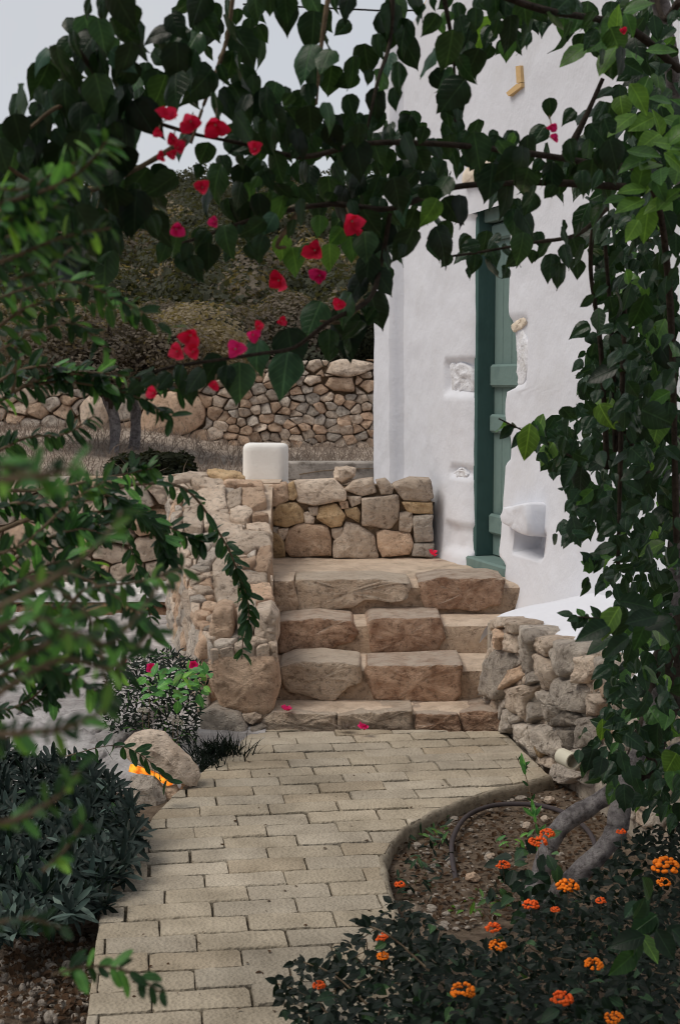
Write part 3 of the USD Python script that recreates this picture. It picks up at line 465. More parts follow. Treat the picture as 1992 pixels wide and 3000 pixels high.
# ------------------------------------------------------------------ low grey rubble wall right of the path with its whitewashed top
rw = thing('bench_wall', 'low grey rubble wall with a whitewashed sloping top below the white building', 'stone wall', (0.8, 5.8, 0.0))
B0, bu_ = np.array([0.690, 6.05, 0.0]), unit([0.2195, -0.9756, 0]); pl_r = plane(B0, bu_, (0.0, 0, 1)); sg = pl_r[1] @ bu_
z2 = lambda pts: to_uv(zp(1100, 1600, pts), pl_r)
RWS = [[(672, 442), (740, 425), (760, 468), (692, 488)], [(747, 432), (850, 452), (848, 508), (782, 498)], [(682, 520), (740, 482), (773, 530), (763, 598), (692, 598)], [(782, 512), (848, 522), (843, 618), (787, 618)], [(862, 472), (940, 482), (958, 560), (933, 620), (928, 680), (913, 768), (852, 740), (852, 600)], [(952, 532), (1040, 542), (1058, 580), (1020, 648), (947, 620)],
       [(1062, 562), (1200, 582), (1228, 640), (1190, 738), (1082, 748), (1052, 660)], [(1203, 642), (1300, 642), (1300, 738), (1260, 788), (1202, 798)], [(658, 690), (700, 612), (780, 622), (838, 660), (800, 738), (770, 828), (730, 898), (652, 860)], [(802, 742), (848, 702), (858, 750), (812, 798), (785, 825)], [(872, 762), (930, 742), (958, 788), (902, 818)],
       [(942, 642), (1020, 662), (1058, 720), (1058, 848), (982, 828), (962, 760)], [(782, 850), (860, 822), (958, 832), (900, 900), (880, 998), (802, 958)], [(892, 912), (958, 922), (978, 990), (940, 1038), (892, 998)], [(972, 852), (1060, 872), (1148, 930), (1060, 1008), (1002, 1028), (987, 950)], [(1067, 782), (1180, 772), (1248, 850), (1220, 978), (1152, 958), (1072, 860)],
       [(1062, 1020), (1150, 965), (1203, 1002), (1200, 1048), (1062, 1040)], [(1242, 882), (1330, 872), (1358, 910), (1330, 988), (1232, 998)], [(747, 962), (858, 1012), (838, 1050), (790, 1098), (742, 1070)], [(842, 1042), (948, 1062), (920, 1150), (928, 1238), (832, 1130)], [(952, 1062), (1118, 1052), (1108, 1200), (1050, 1238), (962, 1150)], [(1122, 1082), (1195, 1092), (1195, 1218), (1120, 1248), (1112, 1200)],
       [(1203, 1012), (1300, 1002), (1320, 1138), (1212, 1198)], [(968, 1242), (1038, 1242), (1048, 1288), (972, 1278)], [(1047, 1292), (1120, 1262), (1218, 1340), (1130, 1388), (1052, 1340)], [(932, 1162), (1008, 1182), (998, 1228), (952, 1238)], [(1332, 822), (1400, 812), (1400, 898), (1342, 880)], [(1312, 1012), (1400, 1002), (1420, 1098), (1330, 1128)], [(1222, 1212), (1320, 1162), (1400, 1240), (1330, 1300), (1240, 1320)],
       [(1310, 650), (1420, 680), (1440, 800), (1315, 805)], [(1410, 820), (1520, 830), (1530, 960), (1420, 990)], [(1430, 1010), (1540, 1000), (1540, 1180), (1440, 1160)], [(1410, 1180), (1560, 1200), (1560, 1330), (1350, 1310)]]
RM = ['limestone_pale', 'limestone_pale', 'limestone_pink', 'limestone_pale', 'limestone_grey', 'limestone_pale', 'limestone_grey', 'limestone_pale', 'limestone_grey', 'limestone_pink', 'limestone_grey', 'limestone_pale', 'limestone_pale', 'limestone_grey', 'limestone_grey', 'limestone_grey', 'limestone_dark', 'limestone_pale', 'limestone_grey', 'limestone_grey', 'limestone_grey', 'limestone_dark', 'limestone_grey', 'limestone_pale', 'limestone_grey', 'limestone_ochre', 'limestone_pink', 'limestone_pink', 'limestone_grey', 'limestone_grey', 'limestone_grey', 'limestone_grey', 'limestone_grey']
stone_wall(rw, pl_r, [Polygon(z2(p)).buffer(0.006, join_style=2) for p in RWS], RM, 0.03, 0.10, 700, 34, 0.017, 10.0, BLOCKY)
small = Polygon([(sg * -0.30, 0.03), (sg * 1.9, 0.0), (sg * 1.9, 0.50), (sg * -0.12, 0.46), (sg * -0.18, 0.30)])
taken = [Polygon(z2(p)).buffer(0.004) for p in RWS]
fill = []
for c in cells(small, 0.085, 1.0, 9):
    q = c
    for t in taken: q = q.difference(t) if q.intersects(t) else q
    q = fit_gap(q, 0.004) if not q.is_empty else None
    if q is not None and not q.is_empty and q.area > 0.0006: fill.append(q)
stone_wall(rw, (pl_r[0] - 0.012 * pl_r[3], *pl_r[1:]), fill, ['limestone_grey', 'limestone_pale', 'limestone_pale', 'limestone_grey'], 0.02, 0.05, 800, 14, 0.010, 14.0, BLOCKY)
def wall_x(y): return 0.705 + 0.3158 * (7.65 - y)
def front_x(y): return 0.690 + 0.225 * (6.05 - y)
ys = np.arange(3.9, 6.42, 0.035); ks = np.linspace(0, 1, 18); topV = []
for y in ys:
    for k in ks:
        xf = front_x(y) + 0.02; x = xf + (wall_x(y) + 0.08 - xf) * k; zf = 0.455 + 0.045 * np.clip((6.2 - y) / 1.1, 0, 1) - 0.16 * np.clip((y - 6.22) / 0.2, 0, 1) ** 2
        topV.append((x, y, zf + 0.13 * k ** 0.8 - 0.035 * (1 - min(1, k * 6)) ** 2))
topV = np.array(topV); topV[:, 2] += 0.014 * noise_at(topV, 5, 2) + 0.006 * noise_at(topV, 16, 3); nk = len(ks)
part('whitewashed_top', (topV, np.array([t for i in range(len(ys) - 1) for j in range(nk - 1) for t in ((i * nk + j, (i + 1) * nk + j, (i + 1) * nk + j + 1), (i * nk + j, (i + 1) * nk + j + 1, i * nk + j + 1))])[:, ::-1]), 'whitewash', rw, smooth=True)
V = np.array([(front_x(y) + dx, y, z) for y, dx in ((3.9, 0.010), (6.24, 0.010)) for z in (-0.25, 0.43)] + [(wall_x(y) + 0.1, y, z) for y in (3.9, 6.3) for z in (-0.25, 0.43)]); part('wall_core', trimesh.convex.convex_hull(V), 'mortar_grey', rw)

# ------------------------------------------------------------------ white building with its green door
hs = thing('white_building', 'whitewashed stone building with thick lumpy walls and a narrow green door', 'building', (1.0, 7.2, 0.0))
WA, WT = np.array([0.705, 7.65, 0.0]), np.append(unit([0.30, -0.95]), 0.0); WN = np.array([-0.9536, -0.3011, 0.0])
def sz(px, py): q = on_plane(px, py, WA, WN) - WA; return q @ WT, q[2]
def wp(s, z, d=0.0): s, z, d = np.broadcast_arrays(s, z, d); return WA + s[..., None] * WT + z[..., None] * np.array([0, 0, 1.0]) + d[..., None] * WN
ragged = [(1168, 470), (1166, 560), (1163, 640), (1162, 708), (1168, 750), (1172, 775), (1174, 800), (1180, 839), (1182, 893), (1161, 900), (1156, 925), (1155, 950), (1160, 985), (1167, 1005), (1168, 1035), (1165, 1060), (1154, 1070), (1151, 1100), (1150, 1160), (1147, 1240), (1146, 1278), (1156, 1288), (1166, 1300), (1170, 1331), (1177, 1346), (1172, 1370), (1157, 1398), (1157, 1450)]
RS = np.array([sz(*p) for p in ragged]); RS = RS[np.argsort(RS[:, 1])]
Z_SILL, Z_DOOR = 0.52, sz(1120, 482)[1]
def sR(z): return np.interp(z, RS[:, 1], RS[:, 0])
def jamb(z): return 0.0 + 0.012 * noise_at(np.stack([0 * z, 0 * z, z], -1), 2.2, 31)
def rect_px(x0, y0, x1, y1): (a, b), (c, d) = sz(x0, y0), sz(x1, y1); return min(a, c), max(a, c), min(b, d), max(b, d)
def bump_rect(s, z, r, soft): 
    f = lambda t: np.clip(t, 0, 1) ** 2 * (3 - 2 * np.clip(t, 0, 1))
    return f((s - r[0]) / soft) * f((r[1] - s) / soft) * f((z - r[2]) / soft) * f((r[3] - z) / soft)
NICHES = [(rect_px(1022, 824, 1096, 918), 0.040, 0.05), (rect_px(1034, 1066, 1096, 1112), 0.03, 0.045), (rect_px(1030, 1196, 1096, 1290), 0.03, 0.04), (rect_px(1190, 1215, 1258, 1290), 0.13, 0.018), (rect_px(1150, 726, 1216, 898), 0.022, 0.05)]
def wall_d(s, z):
    q = np.stack([s, z, 0 * s], -1)
    d = 0.05 * noise_at(q, 0.9, 41) * np.clip((s + 1.3) / 0.9, 0.1, 1) + 0.018 * noise_at(q, 4.0, 42) + 0.005 * noise_at(q, 14.0, 43)
    d = d + 0.075 * np.clip(0.5 - (s + 1.08) / 0.03, 0, 1) + 0.10 * np.exp(-np.clip(z - 0.3, 0, 9) / 0.22) * np.clip((s + 1.3) / 0.9, 0, 1)
    for r, dep, soft in NICHES: d = d - dep * bump_rect(s, z, r, soft) * (1 + 0.5 * noise_at(q, 16.0, 44))
    lo = z < Z_DOOR
    d = d - np.where(lo & (s <= 0.02), 0.045 * np.exp(-np.clip(-s, 0, 9) / 0.05), 0)
    d = d - np.where(lo & (s > 0.02), 0.030 * np.exp(-np.clip(s - sR(z), 0, 9) / 0.03), 0)
    return d
def ztop(s): return 3.36 + 0.335 * np.minimum(s + 1.6, 2.9) - 0.335 * np.maximum(s - 1.3, 0)
def wall_grid(sfun, ks, z0, zt_fun, kz, pre=None, post=None):
    SS, ZZ = [], []
    for kk in kz:
        s = sfun(ks, kk, z0); zz = z0 + (zt_fun(s) - z0) * kk; SS.append(sfun(ks, kk, zz)); ZZ.append(zz + 0 * ks)
    SS, ZZ = np.array(SS), np.array(ZZ); D = wall_d(SS.ravel(), ZZ.ravel()).reshape(SS.shape)
    def ext(lst, k):
        return [wp(SS[:, k], ZZ[:, k], D[:, k] - dd)[:, None] for _, dd in lst]
    G = np.concatenate((ext(pre, 0) if pre else []) + [wp(SS, ZZ, D)] + (ext(post, -1) if post else []), 1)
    n, m = G.shape[:2]; V = G.reshape(-1, 3)
    return V, np.array([t for i in range(n - 1) for j in range(m - 1) for t in ((i * m + j, i * m + j + 1, (i + 1) * m + j + 1), (i * m + j, (i + 1) * m + j + 1, (i + 1) * m + j))])
turn = [(0, 0.20), (0, 0.10), (0, 0.045), (0, 0.02)]
hz = np.full_like; zc = lambda s: 0 * s + Z_DOOR
kz1, kz2 = np.linspace(0, 1, 130), np.linspace(0, 1, 50)
sl = lambda ks, kk, zz: -1.40 + (jamb(0 * ks + zz) + 1.40) * ks
sr = lambda ks, kk, zz: sR(0 * ks + zz) + (4.2 - sR(0 * ks + zz)) * ks ** 1.5
mid = lambda ks, kk, zz: jamb(0 * ks + zz) + (sR(0 * ks + zz) - jamb(0 * ks + zz)) * ks
K1, K2 = np.linspace(0, 1, 80), np.linspace(0, 1, 120)
part('wall', join([wall_grid(sl, K1, -0.2, zc, kz1, pre=[(0, 0.8), (0, 0.05)], post=turn[::-1]), wall_grid(sr, K2, -0.2, zc, kz1, pre=turn),
                   wall_grid(sl, K1, Z_DOOR, ztop, kz2, pre=[(0, 0.8), (0, 0.05)]), wall_grid(sr, K2, Z_DOOR, ztop, kz2), wall_grid(mid, np.linspace(0, 1, 16), Z_DOOR, ztop, kz2)]), 'whitewash', hs, smooth=True)
Rw = np.stack([WT, WN, [0, 0, 1.0]], 1)
prof = Polygon([(-1.38, -0.2), (4.2, -0.2), (4.2, 3.2), (1.3, 4.25), (-1.38, 3.36)]); body = trimesh.creation.extrude_polygon(prof, 3.2, engine='earcut'); bv = np.array(body.vertices)
part('rear_walls', (WA + bv[:, :1] * WT + bv[:, 1:2] * np.array([0, 0, 1.0]) - (0.35 + bv[:, 2:]) * WN, np.array(body.faces)), 'whitewash', hs)
# roof edge coping along the gable
cop = np.array([wp(np.array(s), np.array(ztop(s) + 0.0), np.array(-0.03)) for s in np.linspace(-1.42, 1.3, 14)]); part('roof_coping', tube(cop, 0.035, 0.035, 8, 0.01, 2), 'ochre_plaster', hs, smooth=True)
pl_w = (WA, WT, np.array([0, 0, 1.0]), WN)
def wuv(px): return np.array([sz(*p) for p in px])
def wstone(name, px, m, bulge, d0=0.0, rough=0.012, prof=BLOCKY, n=26, seed=0, label=None, back=0.1):
    pl = (WA + WN * d0, *pl_w[1:]); return part(name, stone(wuv(px), pl, bulge, back, n, rough, 12.0, seed, 0.08, prof), m, hs, smooth=45, label=label)
wd0 = lambda px, py: float(wall_d(np.array([sz(px, py)[0]]), np.array([sz(px, py)[1]]))[0])
wstone('projecting_stone', [(1169, 1197), (1186, 1168), (1256, 1156), (1258, 1222), (1254, 1242), (1200, 1216)], 'whitewash', 0.09, wd0(1280, 1200) - 0.005, 0.010, seed=900, prof=lambda b, back: [('i', 0, -back), ('i', 0, 0.0), ('i', 0.02, 0.6 * b), ('s', 0.93, 0.9 * b), ('s', 0.8, b), ('s', 0.5, b)])
wstone('bare_stone', [(1172, 752), (1186, 738), (1205, 728), (1208, 742), (1196, 756), (1178, 766)], 'tan_plaster', 0.01, wd0(1225, 740) - 0.012, 0.01, seed=901)
wstone('bare_stone', [(1176, 772), (1196, 758), (1210, 785), (1218, 815), (1212, 850), (1202, 888), (1186, 896), (1184, 850), (1180, 810)], 'whitewash_rough', 0.012, wd0(1230, 830) - 0.022, 0.012, seed=902)
wstone('bare_stone', [(1032, 838), (1060, 830), (1080, 850), (1084, 905), (1030, 908)], 'whitewash_rough', 0.02, wd0(1010, 870) - 0.036, 0.014, seed=903)
wstone('bare_stone', [(1040, 1085), (1062, 1075), (1074, 1100), (1060, 1112), (1040, 1110)], 'whitewash_rough', 0.02, wd0(1010, 1090) - 0.032, 0.014, seed=904)
for pts in ([(1198, 152), (1209, 150), (1211, 189), (1200, 191)], [(1200, 192.5), (1211, 190.5), (1211, 199), (1181, 221), (1176, 213)]):  # ochre bars standing for the sunlit reveals of a niche
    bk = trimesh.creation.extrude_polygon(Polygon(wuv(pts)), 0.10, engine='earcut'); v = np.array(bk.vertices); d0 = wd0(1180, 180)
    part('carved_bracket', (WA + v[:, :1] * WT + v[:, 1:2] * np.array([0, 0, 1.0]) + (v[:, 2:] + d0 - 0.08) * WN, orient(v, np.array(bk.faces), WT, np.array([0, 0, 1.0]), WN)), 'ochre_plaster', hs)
wstone('hood_stone', [(1070, 430), (1078, 395), (1098, 368), (1128, 362), (1150, 380), (1150, 420)], 'tan_plaster', 0.05, wd0(1060, 400), 0.01, seed=907)
dr = node('door', hs)
def wbox(s0, s1, d0, d1, z0, z1, bev=0.006):
    c = WA + WT * (s0 + s1) / 2 + WN * (d0 + d1) / 2 + np.array([0, 0, (z0 + z1) / 2]); return boxm(c, (abs(s1 - s0), abs(d1 - d0), abs(z1 - z0)), Rw, bev)
DZ0 = 0.555
part('frame_post', wbox(-0.03, 0.012, -0.185, -0.030, DZ0, Z_DOOR + 0.02, 0.004), 'green_paint_shaded', dr); part('frame_post', wbox(0.462, 0.50, -0.185, -0.06, DZ0, Z_DOOR + 0.02), 'green_paint_shaded', dr); part('frame_head', wbox(0.012, 0.462, -0.185, -0.06, Z_DOOR - 0.05, Z_DOOR + 0.02), 'green_paint', dr)
for k in range(4): part('plank', wbox(0.016 + k * 0.112, 0.016 + k * 0.112 + 0.107, -0.165, -0.128, DZ0 + 0.005, Z_DOOR - 0.055, 0.004), 'green_paint', dr)
for y0, y1 in ((838, 893), (958, 1003), (1199, 1248), (500, 540)):
    zb, za = sz(1150, y0)[1], sz(1150, y1)[1]; part('batten', wbox(0.02, 0.455, -0.127, -0.098, za, zb, 0.012), 'green_paint', dr)
part('threshold', wbox(-0.035, 0.50, -0.19, 0.012, 0.47, DZ0, 0.01), 'green_paint', dr)
# white pillar, timber rail
def rounded_pillar(cx, cy, w, d, z0, z1, r):
    base = sbox(-w / 2 + r, -d / 2 + r, w / 2 - r, d / 2 - r).buffer(r, quad_segs=5); n = 40; E = resample(base, n); rows = []
    for f, z in [(0.99, z0), (1.0, (z0 + z1) / 2), (1.0, z1 - 0.045), (0.985, z1 - 0.022), (0.93, z1 - 0.006), (0.8, z1), (0.4, z1 + 0.002)]: rows.append(np.column_stack([E * f + [cx, cy], np.full(n, z)]))
    V = np.vstack(rows + [[[cx, cy, z1 + 0.002]]]); V += 0.008 * np.stack([noise_at(V, 7, 1), noise_at(V, 7, 2), noise_at(V, 7, 3)], 1); Fs = []
    for i in range(len(rows) - 1):
        for j in range(n): k = (j + 1) % n; Fs += [(i * n + j, i * n + k, (i + 1) * n + k), (i * n + j, (i + 1) * n + k, (i + 1) * n + j)]
    for j in range(n): Fs.append(((len(rows) - 1) * n + j, (len(rows) - 1) * n + (j + 1) % n, len(V) - 1))
    return V, np.array(Fs)
pc = at_y(611, 1066, 8.32); solo('white_pillar', rounded_pillar(pc[0], 8.42, 0.262, 0.26, 0.80, at_y(611, 1024, 8.30)[2], 0.045), 'whitewash_warm', 'short whitewashed pillar with rounded corners standing on the wall corner', 'pillar', smooth=True)
ra_, rb_ = at_y(655, 1066, 9.0), at_y(900, 1064, 9.25)
rail = boxm(((ra_[0] + rb_[0]) / 2, 9.12, (ra_[2] - 0.06)), (rb_[0] - ra_[0] + 0.1, 0.14, 0.12), bev=0.01); rl = thing('timber_rail', 'weathered grey timber beam lying behind the landing wall beside the white pillar', 'beam', (0, 9.1, 0.8)); part('beam', rail, 'grey_timber', rl); part('crack', tube(catmull([at_y(x, y, 9.046) for x, y in ((690, 1094), (740, 1086), (800, 1082), (862, 1080))], 4), 0.003, 0.002, 4), 'wall_core', rl)

# ------------------------------------------------------------------ wall at the back of the left yard, ledge, far dry-stone wall
yw = thing('yard_wall', 'retaining wall of pale rubble behind the shrub at the back of the yard', 'stone wall', (-2.5, 8.75, 0.2)); pl_y = plane((0, 8.78, 0), (1, 0, 0), (0, 0, 1))
yp = Polygon([(-4.2, 0.20), (-0.95, 0.20), (-0.95, 0.92), (-4.2, 0.90)]); stone_wall(yw, pl_y, [q for q in (fit_gap(c, 0.007) for c in cells(yp, 0.21, 1.45, 21, relax=0)) if q is not None], ['limestone_pale', 'limestone_pink', 'limestone_pale', 'limestone_pale', 'limestone_grey'], 0.045, 0.1, 1000, 26, 0.02, 8.0, BLOCKY)
part('wall_core', boxm((-2.6, 8.95, 0.40), (3.5, 0.26, 1.0), bev=0.01), 'wall_core', yw)
ld = thing('cement_ledge', 'pale cement bench ledge on orange rubble at the foot of the yard wall', 'bench', (-2.0, 8.5, 0.1)); V, Fs = rough_block(-3.6, -1.0, 8.3, 8.72, 0.20, 0.262, 0.006, 77, 0.06); part('bench_top', (V, Fs), 'bench_cement', ld, smooth=40)
pl_d = plane((0, 8.36, 0), (1, 0, 0), (0, 0, 1)); stone_wall(ld, pl_d, [q for q in (fit_gap(c, 0.006) for c in cells(Polygon([(-3.4, 0.05), (-0.98, 0.05), (-0.98, 0.20), (-3.4, 0.20)]), 0.16, 1.5, 25)) if q is not None], ['limestone_red', 'limestone_ochre', 'limestone_red'], 0.03, 0.08, 1100, 16, 0.015, 9.0)
part('wall_core', boxm((-2.2, 8.55, 0.06), (2.5, 0.3, 0.26)), 'wall_core', ld)
fw = thing('far_wall', 'long dry-stone wall of small tumbled stones across the foot of the hill', 'stone wall', (-1.5, 15.0, 0.8)); pl_k = plane((0, 15.0, 0), (1, 0, 0), (0, 0, 1))
P15 = lambda *p: to_uv(p, pl_k)
big = [(P15((320, 1012), (322, 960), (345, 915), (400, 897), (455, 910), (474, 945), (468, 985), (420, 1003), (360, 1016)), 'limestone_pink'), (P15((748, 858), (762, 832), (808, 825), (862, 836), (866, 852), (800, 868)), 'limestone_pale'), (P15((702, 850), (712, 832), (738, 828), (746, 846), (722, 862)), 'limestone_pale'), (P15((745, 884), (760, 868), (815, 866), (820, 905), (770, 904)), 'limestone_pink'), (P15((700, 880), (708, 866), (738, 866), (742, 880), (715, 890)), 'limestone_pale'), (P15((826, 890), (840, 876), (868, 878), (872, 896), (850, 908)), 'limestone_pink'),
       (P15((250, 860), (180, 940), (188, 985), (245, 985), (262, 935)), 'limestone_pale'), (P15((266, 930), (275, 890), (310, 905), (312, 965), (272, 975)), 'limestone_grey')]
big = [(np.array(b), m) for b, m in big]
fp = Polygon(P15((-260, 1075), (-260, 868), (300, 866), (480, 880), (640, 845), (700, 830), (885, 828), (885, 1075), (600, 1075)))
q15 = 15.0 / F
cs = cells(fp, 27 * q15, 1.35, 31, vary=lambda p: 1.0 if p[0] > -1.3 else 1.55, relax=0)
far = []
for c in cs:
    q = c
    for b, _ in big: q = q.difference(Polygon(b).buffer(0.01)) if q.intersects(Polygon(b)) else q
    q = fit_gap(q, 0.003) if not q.is_empty else None
    if q is not None and not q.is_empty and q.area > 0.0012: far.append(q)
stone_wall(fw, pl_k, [b for b, _ in big], [m for _, m in big], 0.10, 0.15, 1200, 20, 0.03, 5.0, BLOCKY)
far.sort(key=lambda q: -q.area)
stone_wall(fw, pl_k, far[:290], ['limestone_pale', 'limestone_grey', 'limestone_pink', 'limestone_pink', 'limestone_grey', 'limestone_pale'], 0.06, 0.10, 1300, 15, 0.028, 7.0, BLOCKY, smooth=50)
if len(far) > 290:
    part('small_stones', join([stone(np.array(q.exterior.coords)[:-1], pl_k, 0.05, 0.1, 10, 0.02, 7.0, i) for i, q in enumerate(far[290:])]), 'limestone_grey', fw, kind='stuff')
V = np.array([(-5.4, 15.06, 0.3), (0.5, 15.06, 0.3), (-5.4, 15.5, 0.3), (0.5, 15.5, 0.3), (-5.4, 15.06, 1.5), (-2.0, 15.06, 1.46), (0.5, 15.06, 1.68), (0.5, 15.5, 1.68), (-5.4, 15.5, 1.5)]); part('wall_core', trimesh.convex.convex_hull(V), 'wall_core', fw)
#@@PLANTS
# ------------------------------------------------------------------ foliage
def leaf_shape(ts, ws, fold=0.18, curl=0.25, wave=0.0):
    """A leaf in its own frame: x across, y from stalk to tip, z up; folded along its midrib and bent down."""
    ts, ws = np.array(ts), np.array(ws); n = len(ts); V = []
    for i, (t, w) in enumerate(zip(ts, ws)):
        z = -curl * t * t; q = wave * math.sin(i * 2.4)
        V += [(-w, t, z + fold * w + q), (0, t, z), (w, t, z + fold * w - q)]
    Fs = []
    for i in range(n - 1):
        a, b = 3 * i, 3 * i + 3
        for k in (0, 1): Fs += [(a + k, a + k + 1, b + k + 1), (a + k, b + k + 1, b + k)]
    return np.array(V), np.array(Fs)
def leaf_round(ts, ws, fold, curl, cup, wave, twist):
    ts, ws = np.array(ts), np.array(ws); V = []
    for i, (t, w) in enumerate(zip(ts, ws)):
        for u in (-1, -.5, 0, .5, 1): V.append((u * w + twist * t * t, t, fold * abs(u) * w - cup * (u * w) ** 2 * 3 - curl * t ** 2.2 + wave * abs(u) * math.sin(i * 1.9 + u) + 0.25 * twist * u * w))
    n = len(ts); return np.array(V), np.array([f for i in range(n - 1) for k in range(4) for f in ((5 * i + k, 5 * i + k + 1, 5 * i + k + 6), (5 * i + k, 5 * i + k + 6, 5 * i + k + 5))])
HEART = [leaf_round([0, .05, .17, .34, .52, .68, .82, .92, 1.0], [.02, .22, .345, .385, .33, .23, .115, .04, .0], *a) for a in ((.45, .22, .5, .02, .10), (.75, .40, .7, .02, -.14), (.25, .15, .35, .03, .05), (.55, .62, .6, .02, -.06))]
OVATE = [leaf_shape([0, .15, .4, .65, .85, 1.0], [.02, .20, .31, .25, .12, .0], f, c) for f, c in ((.15, .2), (.4, .35), (.25, .05))]
LANCE = [leaf_shape([0, .2, .5, .78, 1.0], [.015, .12, .17, .11, .0], f, c) for f, c in ((.2, .2), (.4, .4), (.1, .0))]
OBLONG = [leaf_shape([0, .18, .45, .75, .92, 1.0], [.02, .14, .20, .18, .09, .0], f, c) for f, c in ((.2, .15), (.35, .3), (.1, -.1))]
STRAP = [leaf_shape([0, .3, .65, .9, 1.0], [.03, .09, .12, .07, .0], f, c) for f, c in ((.3, .25), (.2, .5), (.3, -.1))]
def put(shape, base, dir_, nrm, size):
    V, Fs = shape; y = unit(dir_); x = np.cross(y, unit(nrm)); x = unit(x) if np.linalg.norm(x) > 1e-6 else np.array([1.0, 0, 0]); z = np.cross(x, y)
    return base + size * (V[:, :1] * x + V[:, 1:2] * y + V[:, 2:] * z), Fs
class Foliage:
    """Collects leaves of one plant: those that show largest become leaves of their own, the rest one mass."""
    def __init__(self, plant): self.plant, self.items = plant, []
    def add(self, shape, base, dir_, nrm, size, mat): self.items.append((*put(shape, np.asarray(base, float), dir_, nrm, size), mat, shape[0][:, :2] + [0.5, 0.0]))
    def finish(self, own=300, name='leaf', mass='small_leaves'):
        C = np.array([v.mean(0) for v, _, _, _ in self.items]); px, py, fw = project(C); ext = np.array([np.linalg.norm(v.max(0) - v.min(0)) for v, _, _, _ in self.items])
        score = np.where((px > -10) & (px < 1578) & (py > -10) & (py < 2371) & (fw > 0.2), ext / np.maximum(fw, 0.2), 0) * (1 + 0.15 * np.sin(C[:, 0] * 91 + C[:, 2] * 57))
        order = np.argsort(-score); own_i = [i for i in order[:own] if score[i] > 0]; rest = [i for i in range(len(self.items)) if i not in set(own_i)]
        for i in own_i: v, f, m, uv = self.items[i]; part(name, (v, f), 'leaf_' + m, self.plant, smooth=True, uv=uv)
        by = {}
        for i in rest: by.setdefault(self.items[i][2], []).append(self.items[i])
        for k, (m, it) in enumerate(by.items()): part(mass, join([t[:2] for t in it]), 'leaf_mass_' + m, self.plant, kind='stuff', uv=np.vstack([t[3] for t in it]))
rp = np.random.default_rng(5)
def rnd3(s): return rp.normal(0, s, 3)
def in_polygon(px, gap, seed=0):
    P = Polygon(px).buffer(0); x0, y0, x1, y1 = P.bounds; r = np.random.default_rng(seed); pts = []
    from shapely import contains_xy
    C = r.uniform((x0, y0), (x1, y1), (int(14 * (x1 - x0) * (y1 - y0) / gap ** 2) + 30, 2)); C = C[contains_xy(P, C[:, 0], C[:, 1])]; Q = np.zeros((len(C), 2)); m = 0
    for p in C:
        if m == 0 or (((p - Q[:m]) ** 2).sum(1) > gap * gap).all(): Q[m] = p; m += 1
    return Q[:m]
def stem_path(pts, n=8): return catmull([at_y(x, y, Y) for x, y, Y in pts], n)
CAMDIR = np.array([0, -1.0, 0.1])

# ---- the flowering vine that arches over the path
vine = thing('bougainvillea', 'bougainvillea vine with heart-shaped dark leaves and magenta bracts arching over the path', 'climbing plant', (1.5, 3.6, -0.1))
vf = Foliage(vine)
def stem(pts, r0, r1, mat, plant, n=8, sides=6, name='branch'):
    P = stem_path(pts, n); part(name, tube(P, r0, r1, sides, r0 * 0.5, 3), mat, plant, smooth=True); return P
VS = [[(1560, 1250, 3.4), (1545, 700, 3.2), (1500, 420, 3.0), (1380, 380, 2.85), (1200, 350, 2.7), (1000, 330, 2.6), (840, 330, 2.55), (700, 360, 2.5), (560, 330, 2.45), (420, 300, 2.4), (280, 240, 2.3), (170, 100, 2.2)],
      [(1568, 160, 3.0), (1440, 60, 2.9), (1250, 20, 2.7), (1050, -40, 2.6), (700, -60, 2.5), (300, -40, 2.3)], [(1440, 430, 3.0), (1250, 420, 2.85), (1050, 430, 2.7), (900, 480, 2.6), (760, 470, 2.55), (600, 500, 2.5), (420, 560, 2.45)],
      [(900, 490, 2.6), (880, 600, 2.6), (850, 690, 2.55), (760, 740, 2.5), (680, 800, 2.5), (600, 815, 2.45), (500, 830, 2.4), (380, 850, 2.4), (300, 890, 2.4)], [(905, -40, 2.6), (900, 90, 2.6), (870, 190, 2.55), (840, 330, 2.55)], [(1020, -30, 2.6), (1045, 120, 2.65), (1050, 280, 2.7)],
      [(1400, 480, 3.0), (1330, 540, 2.95), (1220, 560, 2.9), (1110, 580, 2.85), (1040, 590, 2.8)], [(540, -30, 2.45), (520, 100, 2.45), (470, 240, 2.4), (440, 330, 2.4)], [(430, 320, 2.4), (330, 380, 2.4), (200, 440, 2.3), (80, 420, 2.2), (0, 370, 2.15)], [(280, 250, 2.3), (150, 240, 2.25), (60, 300, 2.2)],
      [(700, 470, 2.5), (640, 560, 2.5), (660, 570, 2.5)], [(760, -30, 2.5), (740, 110, 2.5), (730, 240, 2.5)], [(840, 690, 2.55), (790, 740, 2.55), (740, 740, 2.5)], [(300, 440, 2.35), (220, 500, 2.3), (100, 540, 2.25)]]
for i, s in enumerate(VS): stem(s, 0.009 if i < 3 else 0.005, 0.0025, 'bark_dark' if i < 7 else 'twig', vine)
